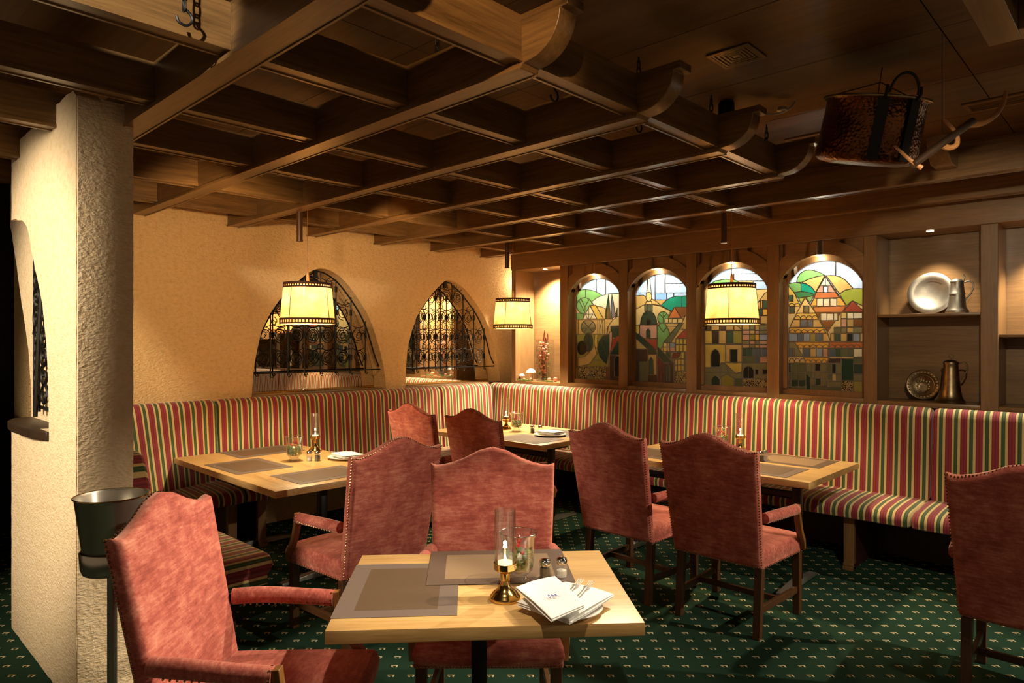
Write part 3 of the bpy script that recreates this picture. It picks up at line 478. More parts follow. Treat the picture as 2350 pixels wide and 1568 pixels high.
# arched window bays
ART_W, ART_H, CELL = 0.625, 1.15, 0.003
def paint(rec):
    W_, H_ = int(ART_W / CELL), int(ART_H / CELL)
    img = np.zeros((H_, W_, 3)); img[:] = [0.5, 0.35, 0.14]; lead = np.zeros((H_, W_), bool); cob = np.zeros((H_, W_), bool)
    X, Y = np.meshgrid((np.arange(W_) + 0.5) * CELL * 1000, (np.arange(H_) + 0.5) * CELL * 1000)
    for item in rec.split('|'):
        c = item[0]; p = list(map(int, item[1:].split(' '))); pts = list(zip(p[0::2], p[1::2]))
        seg = list(zip(pts, pts[1:] + pts[:1])) if c != '-' else list(zip(pts, pts[1:]))
        if c != '-':
            ins = np.zeros(X.shape, bool)
            for (x0, y0), (x1, y1) in seg:
                if y0 == y1: continue
                cr = ((y0 > Y) != (y1 > Y)) & (X < (x1 - x0) * (Y - y0) / (y1 - y0) + x0); ins ^= cr
            lead[ins] = False; cob[ins] = (c == 'x')
            img[ins] = srgb(*PAL[c])[:3] if c != 'x' else (0.42, 0.30, 0.10)
        for (x0, y0), (x1, y1) in seg:
            L2 = (x1 - x0) ** 2 + (y1 - y0) ** 2
            if L2 == 0: continue
            tt = np.clip(((X - x0) * (x1 - x0) + (Y - y0) * (y1 - y0)) / L2, 0, 1)
            lead |= np.hypot(X - x0 - tt * (x1 - x0), Y - y0 - tt * (y1 - y0)) < (3.6 if c != '-' else 3.2)
    rng = np.random.default_rng(5)
    pts = rng.uniform(0, 1, (700, 2)) * [ART_W * 1000, 260]
    ii = np.argwhere(cob)
    for a, b in ii:
        d = np.sort((pts[:, 0] - X[a, b]) ** 2 + (pts[:, 1] - Y[a, b]) ** 2)[:2]
        if d[1] ** 0.5 - d[0] ** 0.5 > 4.0: img[a, b] = (0.03, 0.025, 0.015)
    k = rng.uniform(0.82, 1.1, (H_ // 12 + 2, W_ // 12 + 2)); k = np.kron(k, np.ones((12, 12)))
    for _ in range(3): k = (k + np.roll(k, 5, 0) + np.roll(k, 5, 1) + np.roll(k, -5, 0) + np.roll(k, -5, 1)) / 5
    img *= k[:H_, :W_, None]
    return np.clip(img, 0, 1), lead
def cells(name, mask, y, x0, z0, mat, parent, img=None, thick=0.0):
    idx = np.argwhere(mask); H_, W_ = mask.shape
    vid = -np.ones((H_ + 1, W_ + 1), int); used = np.zeros((H_ + 1, W_ + 1), bool)
    for da in (0, 1):
        for db in (0, 1): used[idx[:, 0] + da, idx[:, 1] + db] = True
    u = np.argwhere(used); vid[u[:, 0], u[:, 1]] = np.arange(len(u))
    co_ = np.zeros((len(u), 3)); co_[:, 0] = x0 + u[:, 1] * CELL; co_[:, 1] = y; co_[:, 2] = z0 + u[:, 0] * CELL
    fs = np.stack([vid[idx[:, 0], idx[:, 1]], vid[idx[:, 0], idx[:, 1] + 1], vid[idx[:, 0] + 1, idx[:, 1] + 1], vid[idx[:, 0] + 1, idx[:, 1]]], 1)
    me = bpy.data.meshes.new(name); me.vertices.add(len(co_)); me.vertices.foreach_set('co', co_.ravel())
    me.loops.add(fs.size); me.loops.foreach_set('vertex_index', fs.ravel().astype(np.int32))
    me.polygons.add(len(fs)); me.polygons.foreach_set('loop_start', np.arange(0, fs.size, 4, dtype=np.int32)); me.update(calc_edges=True)
    if img is not None:
        ca = me.color_attributes.new('Col', 'FLOAT_COLOR', 'CORNER'); c = img[idx[:, 0], idx[:, 1]]; c = np.concatenate([c, np.ones((len(c), 1))], 1)
        ca.data.foreach_set('color', np.repeat(c, 4, 0).ravel())
    me.materials.append(M[mat]); o = bpy.data.objects.new(name, me); COL.objects.link(o); o.parent = parent
    if thick: md = o.modifiers.new('thickness', 'SOLIDIFY'); md.thickness = thick; md.offset = 0
    return o
GZ = 1.27
def arcpts(cx, cz, r, hw, n=24):
    a = math.asin(min(1, hw / r)); return [(cx + r * math.sin(-a + 2 * a * k / n), cz + r * math.cos(-a + 2 * a * k / n)) for k in range(n + 1)]
bays = [(1.163, 1.858), (1.969, 2.655), (2.766, 3.466), (3.577, 4.275), (6.01, 6.71), (6.82, 7.52)]
for bi, (a, b) in enumerate(bays):
    cx = (a + b) / 2; hw = (b - a) / 2; t = empty(f'window_{bi + 1}', (0, 0, 0)); t['kind'] = 'structure'
    # spandrel board with arch cut out, raised archivolt
    inner = arcpts(cx, 2.069, 0.378, hw); outer = arcpts(cx, 2.069, 0.494, hw)
    mb = MB()
    for (x0, z0), (x1, z1) in zip(inner, inner[1:]):
        mb.prism([(x0, z0), (x1, z1), (x1, HB), (x0, HB)], 'y', 0.022, 0.085)
    mb.build('spandrel_board', 'panelx', t)
    mb = MB()
    for (x0, z0), (x1, z1), (u0, w0), (u1, w1) in zip(inner, inner[1:], outer, outer[1:]):
        mb.prism([(x0, z0), (x1, z1), (u1, min(w1, HB)), (u0, min(w0, HB))], 'y', 0.006, 0.024)
    mb.build('arch_moulding', 'panelx', t)
    # inner frame
    gi = arcpts(cx, 2.056, 0.344, hw - 0.036); go = arcpts(cx, 2.056, 0.40, hw)
    mb = MB()
    mb.box((a, 0.088, 1.225), (b, 0.135, GZ + 0.008)); mb.box((a, 0.088, GZ), (a + 0.036, 0.135, HB)); mb.box((b - 0.036, 0.088, GZ), (b, 0.135, HB))
    for (x0, z0), (x1, z1), (u0, w0), (u1, w1) in zip(gi, gi[1:], go, go[1:]): mb.prism([(x0, z0), (x1, z1), (u1, HB), (u0, HB)], 'y', 0.088, 0.135)
    mb.build('inner_frame', 'panelz', t)
    mb = MB(); mb.rbox((a, 0.0, 1.185), (b, 0.09, 1.232), 0.004); mb.build('sill', 'panelx', t)
    rec = ART[bi] if bi < 4 else ART[(bi - 3) % 4]
    img, lead = paint(rec)
    zz = (np.arange(lead.shape[0]) + 0.5) * CELL + GZ; xx = (np.arange(lead.shape[1]) + 0.5) * CELL + a + 0.035
    XX, ZZ = np.meshgrid(xx, zz); ok = (XX < b - 0.030) & (((XX - cx) ** 2 + (ZZ - 2.056) ** 2 < 0.350 ** 2) | (ZZ < gi[0][1] + 0.002))
    cells('glass_panes', ok, 0.112, a + 0.035, GZ, 'artglass', t, img)
    cells('lead_lines', lead & ok, 0.1085, a + 0.035, GZ, 'lead', t, None, 0.003)
    # light box and lamps
    mb = MB(); mb.box((a, 0.352, 1.2), (b, 0.357, HB)); mb.build('light_box', 'whitebox', t, smooth=False)
    mb = MB(); mb.lathe([(0.0, -0.004), (0.022, -0.004), (0.026, 0.0)], 16, (cx - 0.02, 0.052, 2.442)); mb.build('arch_lamp', 'bulb', t)
    area('window_backlight', (cx, 0.30, 2.50), (cx, 0.14, 1.9), 0.5, 0.06, WIN_BACK, (1.0, 0.97, 0.90))
    point('window_arch_light', (cx - 0.02, 0.056, 2.415), WIN_FRONT, (1, 0.85, 0.6), 0.012)

# ---------------------------------------------------------------- niche downlights
for nm, x, y, lab in (('downlight', 0.72, 0.12, 'small round downlight over the tall glass vase niche'), ('downlight', 4.74, 0.05, 'small round downlight above the pewter plate'), ('downlight', 5.56, 0.12, None)):
    if lab:
        t = empty('downlight', (x, y, HB - 0.006), 0, lab, 'light', 'niche downlights')
        mb = MB(); mb.lathe([(0.026, 0.0), (0.034, -0.002), (0.036, 0.004), (0.026, 0.004)], 20, cap=False); mb.build('rim', 'steel', t)
        mb = MB(); mb.lathe([(0.0, -0.001), (0.025, -0.001), (0.025, 0.004)], 20); mb.build('lens', 'bulb', t)
spot('niche_spot', (0.74, 0.15, HB - 0.03), (0.72, 0.29, 1.2), NICHE1, 125, 0.95)
spot('niche_spot', (4.74, 0.05, HB - 0.03), (4.72, 0.42, 1.5), NICHE2, 75, 0.6)
spot('niche_spot', (5.56, 0.12, HB - 0.03), (5.5, 0.3, 1.5), NICHE3, 95, 0.6)
point('corner_niche_light', (0.13, 0.36, 2.45), 7.0, NEUT, 0.02)

# ---------------------------------------------------------------- pergola beams
def beam(y0, y1, xe, curved, label):
    zb, zt = 2.73, 2.93
    if curved: poly = [(0.01, zb), (xe - 0.03, zb), (xe - 0.015, zb + 0.015)] + [(xe + 0.165 * math.sin(k * PI / 20), zb + 0.165 - 0.148 * math.cos(k * PI / 20)) for k in range(11)] + [(xe + 0.165, zt - 0.035), (xe + 0.20, zt - 0.035), (xe + 0.20, zt), (0.01, zt)]
    else: poly = [(0.01, zb), (xe, zb), (xe, zt), (0.01, zt)]
    t = empty('ceiling_beam', (0, (y0 + y1) / 2, 0), 0, label, 'beam', 'long dark oak beams'); c = (y0 + y1) / 2
    m_ = MB(); m_.prism(poly, 'y', y0 - c, y1 - c); m_.build('beam_body', 'beamx', t, sharp=30, bevel=0.003)
    m_ = MB(); e = xe - 0.03 if curved else xe
    m_.box((0.01, y0 - c - 0.008, zb - 0.004), (e, y0 - c + 0.002, zb + 0.014)); m_.box((0.01, y1 - c - 0.002, zb - 0.004), (e, y1 - c + 0.008, zb + 0.014)); m_.build('edge_moulding', 'beamx', t)
    return t
BY = [(-4.965, -4.86), (-4.17, -4.075), (-3.39, -3.295), (-2.605, -2.515), (-1.825, -1.735), (-1.055, -0.965), (-0.27, -0.18)]
BL = ['large dark oak beam crossing the upper left, resting on the white pillar', 'beam whose big curved end juts out at top centre, nearest of the curved ends',
      'beam with the second curved end from the front, just behind the top centre one', 'beam with the third curved end, below the round black ceiling spotlight',
      'beam whose small curved end touches the left of the copper kettle', 'unbroken long beam running right across behind the kettle', 'unbroken long beam closest to the stained glass wall']
for (a, b), lab, xe, cv in zip(BY, BL, (4.52, 4.33, 4.33, 4.34, 4.34, 8.4, 8.4), (1, 1, 1, 1, 1, 0, 0)):
    if a < -4.9: xe = 4.40
    beam(a, b, xe, cv, lab)
CX_ = [(0.50, 0.575), (1.25, 1.325), (2.035, 2.115), (2.775, 2.85), (3.54, 3.615), (4.235, 4.31)]
CLn = ['farthest at the arch wall', 'second from the arch wall', 'third from the arch wall', 'fourth from the arch wall', 'fifth from the arch wall, above the wall of shadows', 'outermost one joining the curved beam ends']
YY = [-7.6, -6.45, -5.7] + []
for (a, b), lab in zip(CX_, CLn):
    m_ = MB(); edges = [-7.0] + [v for p in BY for v in p] + [-0.005]
    for y0, y1 in zip(edges[0::2], edges[1::2]):
        if y1 - y0 < 0.05: continue
        if b > 4.2 and (y0 > -2.0 or y0 < -5): continue
        m_.box((a, y0 + 0.001, 2.755), (b, y1 - 0.001, 2.925)); m_.box((a - 0.006, y0 + 0.001, 2.75), (a + 0.006, y1 - 0.001, 2.768)); m_.box((b - 0.006, y0 + 0.001, 2.75), (b + 0.006, y1 - 0.001, 2.768))
    tag(m_.build('cross_beam', 'beamy'), 'dark oak cross piece between the long beams, ' + lab, 'beam', 'cross pieces of the beam lattice')
# short curved stub beside the kettle, and a beam end on the right
m_ = MB(); m_.prism([(-1.06, 2.93), (-1.06, 2.78), (-1.24, 2.78), (-1.33, 2.84), (-1.36, 2.93)], 'x', 5.02, 5.13)
tag(m_.build('beam_stub', 'beamy', bevel=0.003), 'short curved beam stub sticking out behind the wooden yoke', 'beam')

# hanging chains with hooks
def chain(x, y, zlow, ztop, label):
    z0, z1 = zlow, ztop
    t = empty('hanging_chain', (x, y, zlow), 0, label, 'chain', 'iron chains hanging from the ceiling'); m_ = MB(); z = z1 - z0 - 0.02; k = 0
    while z > 0.085:
        L = 0.026; pts = []
        for q in range(12):
            a_ = 2 * PI * q / 12; u_ = 0.011 * math.cos(a_); w_ = (L - 0.008) * (1 if math.sin(a_) > 0 else -1) * (abs(math.sin(a_)) > 0.3) * 0.5 + 0.012 * math.sin(a_) * 1.3
            pts.append((u_, 0, w_) if k % 2 else (0, u_, w_))
        m_.tube([(p[0], p[1], p[2] + z - L * 0.7) for p in pts], 0.0036, 5, closed=True); z -= 0.038; k += 1
    m_.build('chain_links', 'iron', t)
    m_ = MB(); m_.tube([(0, 0, z1 - z0 + 0.0), (0, 0, z1 - z0 - 0.03)], 0.005, 6); m_.build('ceiling_eye', 'iron', t)
    m_ = MB(); m_.tube(smoothpath([(0, 0, 0.075), (0, 0.004, 0.06), (0, 0.022, 0.045), (0, 0.026, 0.025), (0, 0.008, 0.006), (0, -0.016, 0.01), (0, -0.024, 0.028)], 4), 0.0048, 6); m_.build('hook', 'iron', t)

from math import hypot
for (x, y, zl, lab) in ((4.09, -3.72, 2.765, 'hanging hook chain beneath the large curved beam end at top centre'), (4.05, -2.98, 2.80, 'hook chain hanging just right of the nearest curved beam end'),
                        (4.06, -2.20, 2.85, 'hook chain beside the round black ceiling spotlight'), (4.07, -1.42, 2.88, 'hook chain just left of the copper kettle'),
                        (3.50, -3.90, 3.055, 'hook chain hanging in the bay left of the lit cross piece'), (3.70, -5.16, 2.745, 'big chain in the bright patch at the upper left edge')):
    chain(x, y, zl, 3.2, lab)

# ---------------------------------------------------------------- rough plaster partition (white pillar) with notch, shelf and grille
PX0, PX1, PY0, PY1 = 1.105, 2.455, -5.165, -4.925
random.seed(11)
def rough(poly, step=0.04, amp=0.007, skip=()):
    out = []
    for i, (p, q) in enumerate(zip(poly, poly[1:] + poly[:1])):
        L_ = math.hypot(q[0] - p[0], q[1] - p[1]); n_ = max(1, int(L_ / step))
        for k in range(n_):
            t_ = k / n_; out.append((p[0] + (q[0] - p[0]) * t_ + jit(amp), p[1] + (q[1] - p[1]) * t_ + jit(amp)))
    return out
front = [(PX1, 0), (PX1, 2.83), (2.41, 2.86), (2.30, 2.865), (2.1, 2.86), (PX0 + 0.02, 2.85), (PX0, 2.80), (PX0, 2.42), (1.22, 2.41), (1.38, 2.385), (1.505, 2.336), (1.655, 2.131), (1.75, 2.01), (1.844, 1.89), (1.92, 1.69), (1.959, 1.488), (1.97, 1.24), (PX0, 1.24), (PX0, 0)]
back = [(PX1, 0), (PX1, 2.83), (2.3, 2.86), (PX0, 2.85), (0.62, 2.84), (0.40, 2.62), (0.446, 2.473), (0.60, 2.22), (0.766, 1.934), (0.88, 1.76), (0.943, 1.657), (1.0, 1.45), (1.023, 1.269), (1.023, 1.24), (PX0 + 0.02, 1.24), (PX0 + 0.02, 0)]
back = [(PX1, 0), (PX1, 2.83), (2.3, 2.86), (PX0, 2.85), (PX0, 2.45), (1.13, 2.30), (1.14, 2.0), (1.15, 1.24), (PX0 + 0.02, 1.24), (PX0 + 0.02, 0)]
# the splayed reveal: front edge curve to a back edge farther left
mb = MB(); fr = rough(front)
mb.prism(fr, 'y', PY0, PY0 + 0.10)
mb.prism(rough([(PX1, 0), (PX1, 2.83), (2.3, 2.86), (1.30, 2.85), (1.25, 2.6), (1.28, 2.38), (1.45, 2.3), (1.62, 2.1), (1.9, 1.6), (1.97, 1.24), (1.97, 1.2), (PX0 + 0.03, 1.2), (PX0 + 0.03, 0)]), 'y', PY0 + 0.10, PY1)
mb.prism(rough([(0.45, 2.85), (0.42, 2.50), (0.60, 2.22), (0.766, 1.934), (0.88, 1.76), (0.943, 1.657), (1.0, 1.45), (1.023, 1.269), (1.023, 1.21), (1.60, 1.21), (1.60, 2.2), (1.40, 2.85)]), 'y', PY0 + 0.115, PY0 + 0.16)
mb.rbox((PX1 - 0.03, PY0 + 0.004, 0.0), (PX1 + 0.007, PY1 - 0.004, 2.82), 0.004)
struct('wall_partition', mb, 'plasterP', sharp=40)
mb = MB()
sp_ = [(1.975, PY0 - 0.012), (1.86, PY0 - 0.03), (1.66, PY0 - 0.055), (1.42, PY0 - 0.06), (1.22, PY0 - 0.04), (1.08, PY0 + 0.01), (1.04, PY0 + 0.112), (1.975, PY0 + 0.112)]
mb.prism(sp_, 'z', 1.198, 1.242); tag(mb.build('stone_shelf', 'darkwall', bevel=0.004), 'dark curved ledge set into the notch of the white pillar', 'shelf')
t = empty('iron_grille', (1.24, PY0 + 0.07, 1.30), 0, 'dark iron grille seen edge-on in the notch of the white pillar', 'grille')
mb = MB(); mb.tube([(0.10, 0, 0.0), (0.10, 0, 0.92)], 0.012, 6); mb.tube([(0.25, -0.03, -0.02), (0.28, -0.02, 0.4), (0.30, -0.01, 0.7)], 0.012, 6); mb.tube([(0.18, 0.0, 0.0), (0.16, 0, 0.5), (0.11, 0, 0.9)], 0.012, 6)
mb.tube([(0.10, 0, 0.03), (0.6, 0, 0.03)], 0.01, 6); mb.build('bars', 'iron', t)
mb = MB()
for k in range(7):
    for c_ in range(2): mb.tube([(p[1] + 0.19 + c_ * 0.17, -0.01, p[2] + 0.1 + k * 0.11) for p in spiral(0, 0, 0.075, 1.4, k, 1 if c_ else -1)], 0.008, 6)
mb.build('scrollwork', 'iron', t)

# ---------------------------------------------------------------- striped benches
def padprof(pts, n=4): return [tuple(p)[:2] for p in smoothpath([(a, b, 0) for a, b in pts], n)]
BACK = padprof([(0.012, 0.50), (0.012, 1.12), (0.03, 1.17), (0.075, 1.195), (0.12, 1.185), (0.150, 1.15), (0.162, 1.08), (0.178, 0.85), (0.195, 0.62), (0.205, 0.50)])
SEAT = padprof([(0.19, 0.40), (0.19, 0.505), (0.25, 0.515), (0.45, 0.515), (0.62, 0.505), (0.685, 0.49), (0.715, 0.455), (0.715, 0.42), (0.70, 0.398), (0.60, 0.395), (0.19, 0.395)])
def cushion(name, prof, a, b, axis, mat, parent, origin, r=0.02, flare=None):
    """profile (distance from wall, z) swept from a to b along the wall with rounded ends"""
    L_ = b - a; ts = [0, 0.003, 0.008, 0.018, 0.035] ; ss = [a + q for q in ts]
    n_ = max(2, int(L_ / 0.15)); ss += [a + 0.035 + (L_ - 0.07) * k / n_ for k in range(1, n_)] + [b - q for q in ts[::-1]]
    cd = sum(p[0] for p in prof) / len(prof); cz = sum(p[1] for p in prof) / len(prof)
    def fn(i, s_):
        d, z = prof[i]; e = min(s_ - a, b - s_); ins = 0.0
        if e < 0.035: ins = 0.032 * (1 - math.sqrt(max(0, 1 - (1 - e / 0.035) ** 2)))
        dd, dz = d - cd, z - cz; L2 = math.hypot(dd, dz) or 1
        d2, z2 = d - ins * dd / L2, z - ins * dz / L2
        if flare: d2 += flare(s_, z2)
        return (s_ - origin[0], -d2 - origin[1], z2) if axis == 'x' else (d2 - origin[0], s_ - origin[1], z2)
    m_ = MB(); m_.grid(fn, list(range(len(prof))), ss, wrapu=True)
    k = len(prof); m_.f.append(tuple(range(k))); m_.m.append(0); m_.f.append(tuple(range(len(m_.v) - k, len(m_.v)))); m_.m.append(0)
    return m_.build(name, mat, parent, sharp=60)
def support(parent, axis, pos, origin, w_=0.05):
    m_ = MB()
    if axis == 'x':
        x = pos - origin[0]; m_.box((x, -0.60 - origin[1], 0), (x + w_, -0.02 - origin[1], 0.392))
    else:
        y = pos - origin[1]; m_.box((0.02 - origin[0], y, 0), (0.60 - origin[0], y + w_, 0.392))
    m_.build('support_board', 'darkred', parent, smooth=False)
    m_ = MB()
    if axis == 'x':
        for (y0, y1, z0, z1) in ((-0.64, -0.60, 0.0, 0.392), (-0.67, -0.60, 0.0, 0.03), (-0.655, -0.60, 0.03, 0.05)): m_.box((x - 0.012, y0 - origin[1], z0), (x + w_ + 0.012, y1 - origin[1], z1))
    else:
        for (a_, b_, z0, z1) in ((0.60, 0.64, 0.0, 0.392), (0.60, 0.67, 0.0, 0.03), (0.60, 0.655, 0.03, 0.05)): m_.box((a_ - origin[0], y - 0.012, z0), (b_ - origin[0], y + w_ + 0.012, z1))
    m_.build('leg', 'panelz', parent, bevel=0.003)
t = empty('bench', (2.5, 0, 0), 0, 'long striped bench below the stained glass windows, from the wall corner to the seam', 'bench', 'striped benches')
o_ = (2.5, 0)
cushion('backrest', BACK, 0.03, 4.79, 'x', 'stripeX', t, o_); cushion('seat', SEAT, 0.73, 4.775, 'x', 'stripeX', t, o_)
for x_ in (1.35, 2.85, 4.335): support(t, 'x', x_, o_)
t = empty('bench', (6.5, 0, 0), 0, 'striped bench section at the right edge, behind the rightmost chair', 'bench', 'striped benches'); o_ = (6.5, 0)
cushion('backrest', BACK, 4.80, 8.3, 'x', 'stripeX', t, o_); cushion('seat', SEAT, 4.785, 8.3, 'x', 'stripeX', t, o_)
for x_ in (5.9, 7.4): support(t, 'x', x_, o_)
t = empty('bench', (0, -1.8, 0), 0, 'striped bench along the plaster wall beneath the two arches', 'bench', 'striped benches'); o_ = (0, -1.8)
cushion('backrest', BACK, -3.533, -1.02, 'y', 'stripeY', t, o_); cushion('backrest', BACK, -1.01, -0.206, 'y', 'stripeY', t, o_); cushion('seat', SEAT, -3.53, -0.21, 'y', 'stripeY', t, o_)
for y_ in (-3.40, -1.9): support(t, 'y', y_, o_)
t = empty('bench', (0, -4.1, 0), 0, 'end section of the wall bench next to the white pillar, its stripes fanning outwards', 'bench', 'striped benches'); o_ = (0, -4.1)
fl = lambda s_, z: 0.42 * max(0, min(1, (-3.58 - s_) / 1.0)) * max(0, min(1, (1.17 - z) / 0.65)) ** 1.0 * 0.9
cushion('backrest', BACK, -4.70, -3.543, 'y', 'stripeY', t, o_, flare=fl); cushion('seat', SEAT, -4.18, -3.543, 'y', 'stripeY', t, o_)
support(t, 'y', -3.65, o_)
t = empty('bench', (1.5, -4.6, 0), 0, 'low striped bench seat sticking out from behind the white pillar, beside the front left chair', 'bench', 'striped benches')
mb = MB(); pillow(mb, lambda s, q: (0.08 + 0.835 * s, 0.09 + 0.32 * q, 0.445), lambda s, q: (0, 0, 1), lambda s, q, g: 0.060 if g > 0 else 0.055, a=0.97, b=0.93); mb.build('seat', 'stripeW', t, sharp=70)
mb = MB(); mb.rbox((-0.74, -0.22, 0.33), (0.90, 0.39, 0.40), 0.01); mb.build('seat_base', 'stripeW', t)
for xs_ in (0.55, -0.7): mb = MB(); mb.box((xs_, -0.2, 0), (xs_ + 0.05, 0.34, 0.33)); mb.build('support_board', 'darkred', t, smooth=False)
mb = MB(); mb.prism([(-0.72, 0.40), (0.50, 0.40), (0.45, 0.80), (0.36, 0.97), (0.29, 1.045), (0.22, 1.06), (-0.72, 1.06)], 'y', -0.20, -0.06); mb.build('backrest', 'stripeX', t, bevel=0.02)
# plaster plinth under the window bench, coloured dark to stand for the shade there
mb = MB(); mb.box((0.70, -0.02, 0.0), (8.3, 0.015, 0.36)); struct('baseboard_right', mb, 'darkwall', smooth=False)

# ---------------------------------------------------------------- tables
def table(name, loc, rz, sx, sy, cols, feet, label, bar=True):
    t = empty(name, (loc[0], loc[1], 0), rz, label, 'table', 'light oak dining tables')
    m_ = MB(); m_.rbox((-sx / 2, -sy / 2, 0.715), (sx / 2, sy / 2, 0.76), 0.0025, 2); m_.build('tabletop', 'oakx', t)
    for (x, y) in cols:
        m_ = MB(); m_.rbox((x - 0.03, y - 0.03, 0.045), (x + 0.03, y + 0.03, 0.70), 0.01, 2); m_.rbox((x - 0.11, y - 0.11, 0.70), (x + 0.11, y + 0.11, 0.714), 0.004); m_.build('leg', 'black', t)
    for (x, y, dx, dy) in feet:
        m_ = MB(); w_ = 0.028; n_ = Vector((-dy, dx, 0)).normalized() * w_; d_ = Vector((dx, dy, 0)); c_ = Vector((x, y, 0))
        pts = [c_ - d_ - n_, c_ - d_ + n_, c_ + d_ + n_, c_ + d_ - n_]
        vs = [(p.x, p.y, 0.006) for p in pts] + [(p.x, p.y, 0.022) for p in pts]
        cc = [c_ - d_ * 0.08 - n_, c_ - d_ * 0.08 + n_, c_ + d_ * 0.08 + n_, c_ + d_ * 0.08 - n_]
        m_.add(vs, [(0, 3, 2, 1), (4, 5, 6, 7), (0, 1, 5, 4), (1, 2, 6, 5), (2, 3, 7, 6), (3, 0, 4, 7)])
        up = [(p.x, p.y, 0.022) for p in pts] + [(p.x, p.y, 0.05) for p in cc]
        m_.add(up, [(4, 5, 6, 7), (0, 1, 5, 4), (1, 2, 6, 5), (2, 3, 7, 6), (3, 0, 4, 7)])
        m_.build('foot', 'steel', t, bevel=0.002)
    if bar and len(cols) > 1:
        m_ = MB(); (x0, y0), (x1, y1) = cols[0], cols[1]; m_.rbox((x0 + 0.031, y0 - 0.02, 0.60), (x1 - 0.031, y0 + 0.02, 0.65), 0.005); m_.build('crossbar', 'black', t)
    return t
TA = math.radians(47.3)
table('dining_table', (4.15, -4.21), TA, 1.055, 0.79, [(-0.02, 0.0)], [(-0.02, 0, 0.3, 0), (-0.02, 0, 0, 0.28)], 'small square oak table in the foreground with brass candle holder and folded napkins', False)
table('dining_table', (1.16, -3.43), -0.02, 1.76, 1.06, [(-0.60, 0.03), (0.47, 0.03)], [(-0.60, 0.03, 0, 0.32), (0.47, 0.03, 0, 0.32)], 'oak table on the left under the left pendant lamp')
table('dining_table', (1.215, -0.86), 0, 1.55, 1.1, [(-0.46, -0.27), (0.66, -0.27)], [(-0.46, -0.22, 0, 0.3), (0.66, -0.22, 0, 0.3)], 'oak table in the far bench corner under the middle pendant lamp')
table('dining_table', (3.52, -0.885), 0, 1.66, 1.03, [(-0.62, -0.35), (0.69, -0.35)], [(-0.62, -0.35, 0, 0.3), (0.69, -0.35, 0, 0.3)], 'oak table on the right under the right pendant lamp, in front of the window bench')
TZ = 0.7605

